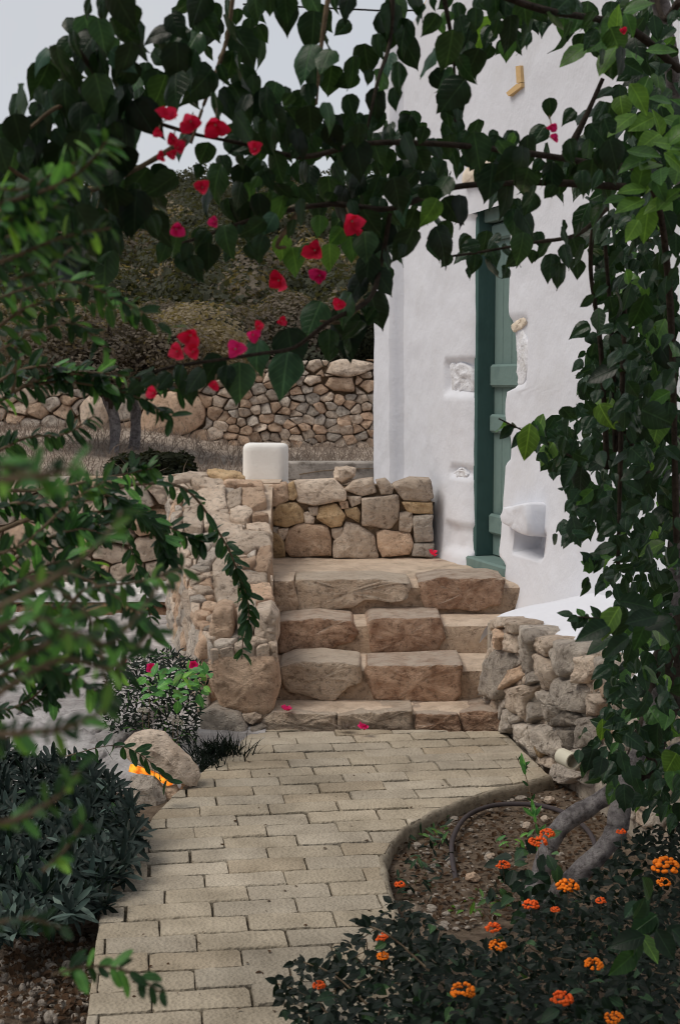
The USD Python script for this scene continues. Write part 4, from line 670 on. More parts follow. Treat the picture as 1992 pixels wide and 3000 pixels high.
MASS = [  # outline, gap between leaves, nearest and farthest distance, leaf length in metres, how many layers
    ([(170, 60), (225, 75), (222, 130), (232, 200), (255, 245), (300, 215), (310, 330), (290, 380), (265, 440), (205, 430), (0, 440), (0, 340), (28, 332), (36, 245), (75, 230), (112, 205), (112, 145), (145, 85)], 36, 2.1, 2.35, 0.078, 2),
    ([(235, 0), (330, 0), (308, 70), (310, 130), (330, 140), (300, 205), (285, 225), (262, 215), (222, 135), (245, 60)], 40, 2.1, 2.3, 0.085, 1), ([(198, 0), (250, 0), (238, 28), (208, 40)], 30, 2.2, 2.3, 0.05, 1),
    ([(348, 112), (375, 48), (420, 55), (440, 15), (420, 0), (660, 0), (660, 40), (622, 30), (600, 60), (588, 108), (560, 128), (548, 212), (600, 195), (655, 205), (690, 230), (775, 278), (775, 330), (600, 330), (520, 325), (520, 262), (480, 240), (350, 240), (318, 258), (305, 228), (340, 160)], 40, 2.25, 2.65, 0.075, 2),
    ([(695, 20), (720, 0), (820, 0), (828, 90), (805, 70), (790, 62), (772, 120), (768, 195), (760, 232), (718, 222), (705, 180), (732, 112), (705, 60)], 38, 2.4, 2.7, 0.075, 1), ([(905, 0), (945, 0), (948, 60), (943, 138), (925, 210), (888, 248), (888, 300), (868, 368), (804, 366), (795, 262), (808, 140), (862, 128), (868, 62), (892, 50)], 38, 2.45, 2.7, 0.075, 1),
    ([(940, 0), (1018, 0), (1012, 56), (985, 62), (952, 48)], 34, 2.5, 2.65, 0.07, 1), ([(985, 188), (1008, 108), (1040, 92), (1058, 160), (1082, 200), (1082, 268), (1062, 290), (1032, 286), (1005, 258), (1012, 200)], 38, 2.5, 2.75, 0.08, 1),
    ([(1050, 0), (1330, 0), (1400, 60), (1425, 148), (1400, 165), (1362, 112), (1332, 88), (1300, 58), (1278, 20), (1282, 48), (1258, 82), (1246, 50), (1224, 96), (1200, 128), (1162, 96), (1140, 116), (1107, 178), (1087, 158), (1062, 138), (1044, 60)], 36, 2.6, 3.0, 0.075, 2),
    ([(780, 275), (850, 300), (900, 275), (950, 270), (980, 290), (1110, 303), (1160, 313), (1200, 328), (1260, 352), (1340, 335), (1400, 250), (1420, 420), (1330, 420), (1280, 440), (1258, 480), (1240, 465), (1208, 525), (1162, 512), (1160, 455), (1130, 430), (1105, 400), (1065, 392), (1050, 420), (1072, 505), (1032, 480), (1018, 550), (960, 600), (920, 580), (890, 650), (872, 590), (820, 550), (700, 460), (640, 470), (600, 435), (600, 335), (700, 335)], 36, 2.45, 2.95, 0.075, 2),
    ([(1035, 590), (1062, 565), (1140, 548), (1200, 560), (1226, 532), (1258, 532), (1350, 505), (1350, 630), (1300, 630), (1272, 648), (1250, 612), (1190, 632), (1165, 665), (1132, 645), (1070, 636), (1060, 606)], 34, 2.75, 3.0, 0.062, 1),
    ([(0, 440), (110, 445), (230, 452), (300, 452), (360, 530), (360, 560), (320, 520), (308, 565), (288, 610), (240, 630), (172, 595), (160, 640), (112, 595), (0, 555)], 42, 2.1, 2.4, 0.085, 2), ([(322, 395), (398, 398), (425, 425), (388, 466), (330, 476), (304, 440)], 40, 2.3, 2.45, 0.075, 1),
    ([(430, 332), (600, 332), (640, 470), (600, 492), (505, 482), (474, 440), (500, 428), (445, 398)], 38, 2.35, 2.55, 0.07, 1), ([(375, 578), (422, 552), (520, 532), (560, 517), (622, 455), (700, 445), (716, 505), (690, 530), (650, 522), (612, 562), (560, 590), (482, 600), (420, 632), (402, 615)], 36, 2.35, 2.6, 0.07, 1),
    ([(835, 560), (888, 562), (898, 650), (872, 680), (888, 735), (862, 748), (850, 722), (805, 815), (748, 812), (785, 742), (832, 668)], 36, 2.45, 2.65, 0.075, 1)]
for mi, (px, gap, y0, y1, ln, layers) in enumerate(MASS):
    for L in range(layers):
        for x, y in in_polygon(px, gap * (0.88 if L == 0 else 1.05), 100 * mi + L):
            Y = rp.uniform(y0, y1) + 0.12 * L; sz_ = ln * (rp.uniform(0.62, 1.02) if rp.random() < .75 else rp.uniform(.38, .62)); hang = sz_ * F / Y
            b = at_y(x + rp.normal(0, 6), y - 0.42 * hang, Y); d = np.array([rp.normal(0, 0.5), rp.normal(0.05, 0.4), -1.0]); nr = np.array([rp.normal(0, 0.8), -1.0, rp.normal(0.3, 0.7)])
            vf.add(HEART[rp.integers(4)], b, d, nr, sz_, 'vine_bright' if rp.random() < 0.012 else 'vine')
HERO = [(722, 735, 100, 25, 0), (672, 805, 112, -10, 0), (655, 862, 118, 10, 0), (590, 820, 84, 8, 0), (553, 880, 100, 0, 0), (490, 848, 78, 30, 0), (447, 878, 78, 40, 0), (432, 905, 62, 10, 0), (375, 880, 60, 40, 0), (410, 868, 64, 20, 0), (340, 878, 52, 60, 0), (802, 770, 122, -5, 0), (868, 712, 95, -20, 0), (310, 895, 44, 50, 0), (520, 868, 60, 10, 0), (760, 790, 70, 0, 0),
        (680, 600, 70, -10, 1), (650, 568, 62, 0, 1), (760, 590, 66, 0, 1), (812, 572, 62, -10, 1), (775, 545, 55, 40, 1), (738, 520, 55, 0, 1), (700, 575, 45, 60, 1), (575, 440, 48, -20, 1), (590, 420, 36, 30, 1), (1270, 245, 48, -10, 0), (1240, 310, 62, 35, 0), (1310, 265, 44, 50, 0), (1170, 110, 55, 0, 1), (1330, 50, 60, 20, 1), (1370, 90, 60, -20, 1), (1300, 60, 45, 0, 1), (1030, 40, 40, 20, 1), (1020, 60, 34, -30, 1),
        (640, 290, 92, 20, 0), (610, 240, 90, 40, 0), (560, 335, 70, 60, 0), (660, 300, 75, -10, 0), (1030, 600, 40, 30, 0), (1085, 565, 50, 80, 0), (405, 85, 80, 50, 0), (365, 75, 70, 80, 0), (930, 400, 95, 60, 0), (950, 450, 80, 70, 0), (880, 545, 85, 20, 0)]
for x, y, L, ang, br in HERO:
    Y = 2.42 + 0.0006 * (x - 500) + rp.uniform(-0.04, 0.04); a = math.radians(ang); s_ = L / F * Y; dd = np.array([-math.sin(a), rp.normal(-0.1, 0.15), -math.cos(a)]); nn = np.array([rp.normal(0, 0.3), -1.0, 0.45])
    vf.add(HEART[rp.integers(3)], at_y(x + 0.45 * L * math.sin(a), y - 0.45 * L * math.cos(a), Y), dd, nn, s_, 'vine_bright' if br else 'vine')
# unseen leaves added above and behind the viewpoint to darken the foreground
for _ in range(5200):
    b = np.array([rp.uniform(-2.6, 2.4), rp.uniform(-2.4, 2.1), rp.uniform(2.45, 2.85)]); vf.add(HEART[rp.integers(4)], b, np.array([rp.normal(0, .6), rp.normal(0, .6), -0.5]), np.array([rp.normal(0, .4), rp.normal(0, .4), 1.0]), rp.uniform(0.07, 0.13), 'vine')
vf.finish()
ICO = trimesh.creation.icosphere(1, 1.0)
def bract(open_, seed):
    return leaf_round([0, .15, .35, .55, .75, .9, 1.0], [.10, .32, .46, .48, .36, .18, .02], .12, -0.35 + open_, -.5, .05, .1 * math.sin(seed))
FLOW = [(385, 272, 52, 0), (440, 278, 52, 0), (497, 284, 58, 0), (400, 318, 34, 0), (408, 340, 34, 0), (375, 360, 26, 0), (365, 305, 24, 0), (395, 352, 26, 0), (588, 345, 38, 0), (467, 432, 36, 0), (405, 527, 42, 1), (497, 510, 30, 1), (810, 507, 60, 0), (728, 577, 50, 0), (645, 645, 54, 0), (738, 633, 44, 1), (780, 702, 32, 0), (648, 738, 26, 0), (440, 770, 54, 0), (410, 808, 46, 0), (445, 812, 40, 0), (582, 770, 40, 1), (592, 752, 32, 0), (543, 805, 46, 1), (355, 905, 34, 0), (495, 885, 30, 0), (1272, 288, 26, 1), (1275, 318, 22, 1), (828, 538, 22, 0), (1435, 70, 18, 0)]
for i, (x, y, w, pink) in enumerate(FLOW):
    Y = (2.12 if x < 600 else 2.34) + 0.00035 * (x - 500); s_ = w / F * Y * 0.86; c = at_y(x, y, Y); fl_ = node('flower', vine); ax = unit(np.array([rp.normal(0, .4), -1.0, rp.normal(-0.1, 0.35)])); e1 = unit(np.cross(ax, rnd3(1))); e2 = np.cross(ax, e1); ph = rp.uniform(0, 6)
    for k in range(3):
        a = ph + k * 2.094; out = math.cos(a) * e1 + math.sin(a) * e2; part('bract', put(bract(rp.uniform(-.1, .25), i), c - ax * 0.1 * s_, out * 0.9 + ax * rp.uniform(.2, .6), ax, s_ * rp.uniform(.66, .84)), 'bract_pink' if pink else 'bract_red', fl_, smooth=True)
    part('bloom_centre', (np.array(ICO.vertices) * s_ * .055 + c + ax * .12 * s_, np.array(ICO.faces)), 'umbel_white', fl_)
    part('stalk', tube(np.array([c - ax * 0.1 * s_, c - ax * 0.8 * s_ + [0, 0, .01]]), 0.0012, 0.001, 4), 'twig', fl_)

# ---- the leafy creeper and grey trunk at the right edge
creep = thing('creeper', 'dense leafy evergreen creeper covering an old grey trunk beside the white building', 'climbing plant', (0.5, 4.1, -0.12))
TR = [[(1180, 2215, 3.95), (1225, 2120, 4.0), (1290, 2055, 4.0), (1365, 1990, 4.0), (1420, 1920, 4.02), (1432, 1850, 4.05), (1470, 1740, 4.1), (1520, 1620, 4.1), (1548, 1450, 4.1), (1565, 1200, 4.0), (1590, 900, 3.9), (1590, 500, 3.7), (1540, 100, 3.5), (1500, -60, 3.4)],
      [(1215, 2110, 4.12), (1240, 2030, 4.2), (1275, 1935, 4.25), (1320, 1885, 4.28), (1385, 1845, 4.3), (1450, 1800, 4.25), (1560, 1740, 4.2), (1640, 1700, 4.2)], [(1470, 1800, 4.15), (1520, 1650, 4.15), (1545, 1520, 4.1), (1600, 1350, 4.1)]]
part('trunk', tube(stem_path(TR[0], 10), 0.031, 0.024, 14, 0.03, 1), 'bark_grey', creep, smooth=True); part('limb', tube(stem_path(TR[1], 10), 0.029, 0.026, 12, 0.028, 2), 'bark_grey', creep, smooth=True); part('limb', tube(stem_path(TR[2], 10), 0.05, 0.05, 12, 0.03, 4), 'bark_dark', creep, smooth=True)
for s in ([(1400, 1080, 3.5), (1385, 800, 3.4), (1362, 620, 3.3), (1372, 480, 3.2)], [(1420, 1040, 3.5), (1410, 760, 3.4), (1395, 560, 3.3)], [(1500, 1100, 3.6), (1470, 1050, 3.5), (1440, 990, 3.4)], [(1290, 380, 3.0), (1340, 290, 3.0), (1390, 180, 3.0)], [(1330, 1060, 3.5), (1240, 1010, 3.4), (1150, 965, 3.35)], [(1420, 1430, 3.5), (1360, 1425, 3.4), (1310, 1420, 3.4)], [(1568, 0, 2.9), (1530, 40, 2.95), (1500, -60, 3.0)], [(1440, 700, 3.3), (1432, 1000, 3.4), (1425, 1300, 3.5)]):
    stem(s, 0.0035 if s[-1][0] in (1150, 1310) else 0.008, 0.0015 if s[-1][0] in (1150, 1310) else 0.005, 'bark_dark', creep)
cf = Foliage(creep)
CM = [([(1405, 60), (1432, 180), (1392, 262), (1335, 300), (1285, 395), (1352, 470), (1352, 560), (1368, 640), (1380, 740), (1400, 780), (1400, 1000), (1568, 1000), (1568, 0), (1420, 0)], 30, 2.9, 3.6, 0.058, 2, 0.0), ([(1400, 780), (1372, 750), (1350, 775), (1332, 895), (1345, 935), (1294, 955), (1244, 975), (1205, 1012), (1232, 1055), (1272, 1095), (1305, 1125), (1292, 1195), (1288, 1250), (1330, 1262), (1388, 1225), (1400, 1290), (1568, 1300), (1568, 780)], 27, 3.2, 3.8, 0.055, 2, 0.0),
      ([(1400, 1290), (1372, 1335), (1402, 1378), (1422, 1428), (1394, 1500), (1380, 1555), (1390, 1640), (1360, 1700), (1330, 1745), (1372, 1795), (1402, 1845), (1480, 1880), (1568, 1900), (1568, 1290)], 27, 3.4, 4.0, 0.052, 2, 0.0)]
for mi, (px, gap, y0, y1, ln, layers, br) in enumerate(CM):
    for L in range(layers + 3):
        for x, y in in_polygon(Polygon(px).buffer(-9 * L if L < 3 else -26).exterior.coords, gap * (0.85 + 0.07 * L), 900 + 10 * mi + L):
            Y = rp.uniform(y0, y1) + 0.16 * L; sz_ = ln * (rp.uniform(0.5, 1.1) if rp.random() < .8 else rp.uniform(1.1, 1.6)); hang = sz_ * F / Y; b = at_y(x + rp.normal(0, 5), y - 0.35 * hang, Y)
            d = np.array([rp.normal(-0.15, 0.6), rp.normal(-0.1, 0.5), -0.8 + rp.normal(0, .4)]); nr = np.array([rp.normal(-0.2, 0.6), -0.8, rp.normal(0.6, 0.5)])
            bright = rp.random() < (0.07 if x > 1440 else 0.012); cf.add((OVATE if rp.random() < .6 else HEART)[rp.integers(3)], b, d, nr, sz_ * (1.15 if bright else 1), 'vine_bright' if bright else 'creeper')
for s, n, L in (([(1330, 1060, 3.5), (1240, 1010, 3.4), (1150, 965, 3.35)], 16, 0.05), ([(1420, 1430, 3.5), (1360, 1425, 3.4), (1310, 1420, 3.4)], 14, 0.045), ([(1500, 1080, 3.3), (1420, 1120, 3.3), (1350, 1130, 3.3)], 10, 0.05), ([(1420, 1280, 3.4), (1370, 1300, 3.4), (1350, 1350, 3.4)], 12, 0.045)):
    P = stem_path(s, 8)
    for k in range(n):
        b = P[int(k / n * (len(P) - 1))]; cf.add(OVATE[rp.integers(3)], b, np.array([rp.normal(-0.5, .5), rp.normal(0, .3), rp.normal(0.0, .7)]), np.array([rp.normal(0, .5), -1, .6]), L * rp.uniform(.7, 1.1), 'creeper' if rp.random() < .7 else 'vine_bright')
for cx, cy, n, r in ((1500, 440, 16, 70), (1545, 330, 12, 60), (1540, 290, 6, 40), (1490, 2140, 14, 60), (1480, 1450, 10, 60), (1440, 100, 14, 60)):   # fresh shoots
    for k in range(n):
        Y = rp.uniform(2.7, 2.95); L = rp.uniform(0.045, 0.075); cf.add(OVATE[rp.integers(3)], at_y(cx + rp.normal(0, r * .5), cy + rp.normal(0, r * .7), Y), np.array([rp.normal(0, .8), -.3, rp.normal(-.3, .6)]), np.array([rp.normal(0, .4), -.8, .8]), L, 'creeper' if cy > 1200 else 'vine_bright')
cf.finish()

# ---- orange-flowered shrub in the bed
lan = thing('lantana', 'low dark-leaved lantana shrub with orange flower heads in the bed beside the path', 'shrub', (0.6, 3.2, -0.1)); lf = Foliage(lan)
LP = [(645, 2275), (660, 2240), (690, 2205), (722, 2245), (800, 2170), (862, 2122), (902, 2075), (960, 2095), (1020, 2150), (1100, 2190), (1180, 2140), (1240, 2075), (1330, 2045), (1420, 1975), (1460, 1915), (1568, 1900), (1568, 2420), (680, 2420), (650, 2310)]
for L in range(5):
    for x, y in in_polygon(LP, 12.5 + 1.5 * L, 1500 + L):
        Y = 4.0 - 1.35 * (y - 1900) / 480 + rp.uniform(-0.12, 0.12) + 0.10 * L; sz_ = rp.uniform(0.017, 0.036) * (1.25 if rp.random() < .1 else 1); b = at_y(x, y, Y)
        if x < 930 and rp.random() < .45 * (930 - x) / 290 + .15: continue
        lf.add(OVATE[rp.integers(3)], b, np.array([rp.normal(0, .9), rp.normal(-.3, .7), rp.normal(0, .4)]), np.array([rp.normal(0, .5), rp.normal(-.4, .4), 1.0]), sz_, 'lantana')
for x0, y0, n in ((640, 2270, 18), (830, 2130, 18), (700, 2220, 22), (690, 2330, 20)):
    P = stem_path([(x0, y0, 3.05), (x0 + 70, y0 + 30, 3.0), (x0 + 160, y0 + 110, 2.95)], 8); part('stem', tube(P, 0.0015, 0.003, 5), 'twig', lan)
    for k in range(n): lf.add(OVATE[rp.integers(3)], P[int(k / n * len(P))], np.array([rp.normal(0, .8), rp.normal(0, .4), rp.normal(.2, .6)]), np.array([rp.normal(0, .5), -.6, .8]), rp.uniform(.022, .036), 'lantana')
for k in range(46):
    x, y = rp.uniform(700, 1560), rp.uniform(2080, 2360); 
    if not Polygon(LP).contains(Point(x, y)): continue
    Y = 4.0 - 1.35 * (y - 1900) / 480; part('stem', tube(stem_path([(x, y, Y), (x + rp.normal(0, 30), y + 25, Y + .03), (x + rp.normal(0, 70), y + rp.uniform(30, 90), Y + .1)], 5), 0.0012, 0.0022, 4), 'twig', lan)
lf.finish()
ICO = trimesh.creation.icosphere(1, 1.0)
def flower_head(c, r, seed, n=48, squash=0.75):
    r_ = np.random.default_rng(seed); ms = []
    for k in range(n):
        d = unit(r_.normal(0, 1, 3)); d[2] = abs(d[2]) * 0.9 - 0.15; d[1] -= 0.25; d = unit(d); ms.append((np.array(ICO.vertices) * r * 0.19 * r_.uniform(.7, 1.25) * [1, 1, .8] + c + d * r * [1, 1, squash], np.array(ICO.faces)))
    return join(ms)
for i, (x, y, w, red) in enumerate([(1067, 2290, 46, 0), (1147, 2184, 34, 0), (1137, 2143, 30, 1), (1308, 2047, 42, 0), (1224, 2090, 30, 1), (1240, 1945, 34, 1), (1262, 1925, 28, 1), (1535, 2002, 50, 0), (1530, 2038, 26, 0), (1368, 2228, 36, 0), (1296, 2308, 42, 1), (1160, 1998, 26, 1), (1415, 2352, 36, 0), (880, 2165, 26, 1), (883, 2208, 24, 0), (735, 2275, 24, 1), (1432, 1920, 18, 1), (922, 2042, 20, 1), (1385, 2080, 20, 1), (1280, 2100, 18, 1)]):
    w *= 1.15; Y = 3.95 - 1.35 * (y - 1900) / 480 - 0.05; c = at_y(x, y, Y); part('flower_head', flower_head(c, w / 2 / F * Y, 70 + i), 'petal_red_orange' if red else 'petal_orange', lan, smooth=True); part('flower_stalk', tube(np.array([c, c + [0.005, 0.01, -0.05]]), 0.001, 0.001, 4), 'twig', lan)

# ---- airy shrub at the left edge, its twigs reaching in front of the yard
shr = thing('foreground_shrub', 'airy green shrub with small oblong leaves reaching across the yard toward the stair wall', 'shrub', (-1.0, 2.2, -0.1)); sf = Foliage(shr)
def twig(pts, r0, n, ln, mats, drop=0.3, spread=0.8, r1=0.0012, pairs=True):
    P = stem_path(pts, 10); part('branch', tube(P, r0, r1, 5), 'twig', shr, smooth=True); T = unit(np.gradient(P, axis=0))
    n = int(n * (1.6 if pts[0][2] > 1.3 else 1.0)); ln = ln * (.88 if pts[0][2] > 1.3 else .76)
    for k in range(n):
        i = int((0.08 + 0.92 * k / max(1, n - 1)) * (len(P) - 1)); side = unit(np.cross(T[i], rnd3(1))); 
        for sgn in ((1, -1) if pairs else (1,)):
            sf.add(OBLONG[rp.integers(3)], P[i], T[i] * rp.uniform(.2, .8) + sgn * side * spread + np.array([0, 0, -drop]), np.array([rp.normal(0, .5), -.6, .9]), ln * rp.uniform(.6, 1.15), mats if isinstance(mats, str) else R_.choice(mats))
SB = ['shrub', 'shrub', 'vine_bright']
for pts, r0, n, ln, m in [
    ([(-40, 480, 1.5), (70, 450, 1.5), (160, 410, 1.5), (215, 365, 1.5), (248, 318, 1.5)], .003, 14, .030, SB), ([(-40, 430, 1.6), (60, 435, 1.6), (120, 400, 1.6), (180, 370, 1.6)], .002, 10, .03, SB), ([(-40, 620, 1.5), (60, 580, 1.5), (150, 545, 1.5), (255, 525, 1.5)], .003, 12, .030, SB), ([(-30, 560, 1.6), (60, 530, 1.6), (130, 470, 1.6), (150, 430, 1.6)], .0025, 14, .03, SB), ([(-40, 520, 1.5), (40, 500, 1.5), (90, 470, 1.5)], .002, 12, .03, SB), ([(-40, 660, 1.6), (40, 640, 1.6), (110, 615, 1.6), (180, 560, 1.65)], .002, 12, .028, SB),
    ([(-40, 780, 2.0), (60, 710, 2.0), (150, 690, 2.0), (260, 705, 2.0), (390, 755, 2.0)], .003, 16, .034, ['vine_bright', 'shrub']), ([(-40, 700, 1.9), (80, 660, 1.9), (180, 650, 1.9), (270, 690, 1.9), (330, 720, 1.9)], .002, 14, .034, ['vine_bright', 'shrub']), ([(-40, 830, 2.0), (70, 770, 2.0), (170, 745, 2.0), (240, 800, 2.0)], .002, 14, .034, SB), ([(30, 900, 2.2), (40, 760, 2.1), (60, 640, 2.0), (40, 560, 2.0)], .004, 14, .034, SB),
    ([(-40, 950, 2.4), (80, 880, 2.4), (200, 860, 2.4), (310, 870, 2.4), (410, 895, 2.4)], .004, 18, .044, 'shrub'), ([(-40, 900, 2.4), (60, 850, 2.4), (150, 850, 2.4), (260, 900, 2.4)], .004, 16, .044, 'shrub'), ([(60, 890, 2.4), (160, 880, 2.4), (300, 910, 2.4), (395, 960, 2.4)], .003, 14, .042, 'shrub'),
    ([(-40, 1240, 2.5), (110, 1180, 2.5), (220, 1140, 2.6), (330, 1115, 2.7), (430, 1130, 2.9), (500, 1220, 3.1), (545, 1310, 3.3), (562, 1400, 3.4), (558, 1520, 3.5)], .005, 24, .048, 'shrub'), ([(-40, 1130, 2.5), (100, 1130, 2.5), (200, 1110, 2.5), (300, 1090, 2.6), (350, 1080, 2.6)], .004, 20, .044, SB), ([(100, 1210, 2.6), (230, 1180, 2.6), (330, 1190, 2.7), (420, 1230, 2.8), (470, 1250, 2.8)], .004, 26, .046, 'shrub'), ([(200, 1120, 2.6), (300, 1170, 2.6), (370, 1230, 2.7), (390, 1300, 2.7)], .003, 24, .046, 'shrub'),
    ([(260, 1130, 2.8), (290, 1230, 2.8), (330, 1350, 2.8), (350, 1440, 2.8)], .002, 12, .04, SB), ([(-40, 1350, 2.3), (80, 1260, 2.3), (180, 1220, 2.3), (260, 1240, 2.4)], .004, 24, .042, 'shrub'), ([(-40, 1420, 2.2), (60, 1330, 2.2), (170, 1290, 2.2), (240, 1330, 2.3)], .004, 24, .042, 'shrub'), ([(-40, 1180, 2.4), (60, 1160, 2.4), (150, 1200, 2.4), (230, 1210, 2.4)], .004, 24, .042, 'shrub'), ([(-20, 1500, 2.4), (60, 1480, 2.4), (110, 1560, 2.4), (120, 1620, 2.4)], .003, 20, .04, 'shrub'),
    ([(-40, 1470, 1.9), (60, 1420, 1.9), (150, 1400, 1.9), (230, 1430, 1.9), (290, 1500, 1.9)], .004, 18, .038, SB), ([(-40, 1060, 2.3), (60, 1010, 2.3), (150, 1000, 2.3), (215, 960, 2.3)], .003, 14, .038, SB), ([(-40, 1290, 2.0), (60, 1250, 2.0), (160, 1160, 2.0), (240, 1110, 2.0)], .003, 16, .034, SB), ([(-40, 1580, 1.8), (60, 1540, 1.8), (170, 1560, 1.8), (250, 1620, 1.8)], .003, 16, .034, SB), ([(60, 1460, 1.7), (140, 1420, 1.7), (200, 1360, 1.7), (330, 1340, 1.7), (420, 1310, 1.7)], .003, 16, .03, SB), ([(-40, 1650, 2.4), (60, 1620, 2.4), (120, 1560, 2.4), (160, 1480, 2.4)], .003, 16, .04, 'shrub'), ([(-40, 1390, 1.8), (70, 1330, 1.8), (180, 1330, 1.8), (300, 1400, 1.8), (350, 1470, 1.8)], .003, 18, .032, SB), ([(-40, 1520, 2.0), (90, 1470, 2.0), (200, 1500, 2.0), (300, 1560, 2.0)], .003, 16, .034, SB),
    ([(520, 1240, 3.3), (545, 1310, 3.3), (570, 1380, 3.35), (575, 1450, 3.4)], .0015, 14, .05, 'shrub')]: twig(pts, r0, n, ln, m)
for pts, r0, n, ln, m in [  # nearest twigs, out of focus
    ([(-60, 1120, .85), (60, 1100, .85), (130, 1090, .86), (175, 1070, .87)], .003, 9, .026, SB), ([(-60, 1060, .9), (10, 1075, .9), (60, 1090, .9)], .002, 7, .026, 'shrub'), ([(-60, 1430, 1.0), (60, 1370, 1.0), (160, 1310, 1.0), (240, 1240, 1.02), (280, 1180, 1.05)], .003, 12, .024, SB), ([(-60, 1560, 1.0), (80, 1500, 1.0), (170, 1460, 1.0), (260, 1480, 1.0), (370, 1350, 1.05)], .003, 14, .024, 'shrub'),
    ([(-60, 1640, 1.0), (60, 1560, 1.0), (150, 1520, 1.0), (260, 1540, 1.02), (350, 1460, 1.05)], .003, 12, .024, 'shrub'), ([(-60, 1700, .95), (60, 1690, .95), (150, 1680, .95), (240, 1640, .96)], .003, 12, .024, SB), ([(-60, 1480, .95), (20, 1440, .95), (100, 1430, .95), (180, 1470, .95)], .003, 12, .024, SB), ([(60, 1330, 1.1), (150, 1370, 1.1), (220, 1450, 1.1), (240, 1560, 1.1), (250, 1620, 1.1)], .002, 12, .024, SB),
    ([(-60, 1900, 1.0), (40, 1890, 1.0), (130, 1840, 1.0), (180, 1780, 1.02)], .003, 10, .024, SB), ([(-60, 2140, 1.1), (60, 2120, 1.1), (140, 2140, 1.1)], .002, 8, .024, 'shrub'), ([(120, 2250, 1.5), (200, 2230, 1.5), (290, 2240, 1.5), (370, 2290, 1.5)], .002, 7, .036, 'shrub'), ([(100, 2010, 1.2), (150, 1960, 1.2), (190, 1900, 1.2)], .002, 8, .026, SB)]: twig(pts, r0, n, ln, m, 0.1, 0.7)
twig([(150, 1745, 4.6), (260, 1720, 4.75), (330, 1745, 4.85), (385, 1800, 4.9)], .002, 9, .07, 'shrub')
part('stem', tube(catmull([(-1.0, 2.0, -.1), (-.95, 2.1, .5), (-.9, 2.2, 1.0), (-.8, 2.3, 1.7)], 8), .02, .008, 8), 'twig', shr); part('stem', tube(catmull([(-1.05, 1.6, -.1), (-.8, 1.4, .5), (-.6, 1.2, 1.1), (-.5, 1.15, 1.5)], 8), .016, .006, 8), 'twig', shr)
sf.finish()

# ---- grey-leaved cushion plant beside the path
sil = thing('cushion_plant', 'bushy grey-green plant with narrow felted leaves hugging the edge of the path', 'shrub', (-0.85, 4.3, -0.1)); gf = Foliage(sil)
SP = [(-60, 1700), (60, 1730), (150, 1745), (255, 1785), (300, 1830), (318, 1900), (312, 1960), (270, 2030), (235, 2085), (190, 2095), (110, 2130), (-60, 2160)]
for x, y in list(in_polygon(SP, 21, 77)) + list(in_polygon(SP, 32, 78)):
    Y = 4.95 - 1.25 * (y - 1700) / 440 + rp.uniform(-.06, .06); c = at_y(x, y, Y); lean = unit(np.array([0.25 + rp.normal(0, .35), -0.45 + rp.normal(0, .3), 1.0])); e1 = unit(np.cross(lean, [0, 1, .2])); e2 = np.cross(lean, e1)
    for k in range(11):
        a = k * 2.4; el = 0.15 + 0.8 * k / 11; out = (math.cos(a) * e1 + math.sin(a) * e2); gf.add(STRAP[rp.integers(3)], c - lean * .02, out * math.cos(el) + lean * math.sin(el), lean - out * .5, rp.uniform(.045, .08), 'silver' if rp.random() < .85 else 'lantana')
gf.finish()
#@@REST
# ---- small things along the path
lamp = thing('rock_lamp', 'orange garden lamp glowing under a slanting pale rock beside the path', 'lamp', (-0.68, 5.2, -0.05))
YL = 5.15
LZ = lambda pts: zp(0, 2100, pts)
part('capstone', boulder(LZ([(730, 150), (790, 100), (870, 85), (960, 105), (1060, 190), (1140, 260), (1178, 350), (1150, 405), (1080, 380), (960, 310), (860, 265), (740, 245), (715, 200)]), YL, 0.055, 11, lean=0.25), 'limestone_pale', lamp, smooth=45)
part('side_rock', boulder(LZ([(765, 360), (830, 335), (900, 350), (960, 440), (985, 530), (930, 590), (850, 600), (800, 540), (760, 450)]), YL - 0.06, 0.07, 12), 'limestone_grey', lamp, smooth=45)
part('side_rock', boulder(LZ([(945, 470), (960, 420), (1030, 400), (1065, 450), (1040, 500), (980, 530)]), YL - 0.02, 0.05, 13), 'limestone_pink', lamp, smooth=45)
part('side_rock', boulder(LZ([(1060, 400), (1100, 395), (1120, 430), (1090, 470), (1050, 480)]), YL + 0.03, 0.05, 14), 'limestone_ochre', lamp, smooth=45)
gl = np.array([at_y(x, y, YL + 0.05) for x, y in LZ([(760, 300), (830, 318), (900, 340), (960, 372), (1010, 400)])]); part('glowing_lamp', tube(catmull(gl, 5), 0.016, 0.012, 10, 0.006, 3), 'lamp_glow', lamp, smooth=True)
solo('path_rock', boulder(LZ([(660, 520), (700, 490), (770, 500), (800, 560), (780, 600), (700, 600)]), 5.0, 0.06, 15), 'limestone_pale', 'flat pale rock between the grey-leaved plant and the glowing rock lamp', 'rock', smooth=45)
hose = catmull([at_z(x, y, z + 0.042) for x, y, z in ((1052, 2035, -.09), (1042, 1975, -.075), (1046, 1930, -.07), (1075, 1885, -.07), (1130, 1860, -.065), (1200, 1855, -.06), (1262, 1862, -.06), (1310, 1880, -.06), (1352, 1912, -.06), (1372, 1950, -.06), (1365, 1985, -.08))], 10)
solo('irrigation_hose', tube(hose, 0.0085, 0.0085, 8), 'black_rubber', 'dark irrigation hose looping over the soil of the bed', 'hose', smooth=True)
pp = at_y(1322, 1757, 4.95); ring_ = []
for r, z in [(0.030, .08), (0.030, 0.0), (0.025, 0.0), (0.023, 0.05), (0.0005, 0.052)]: ring_.append((r, z))
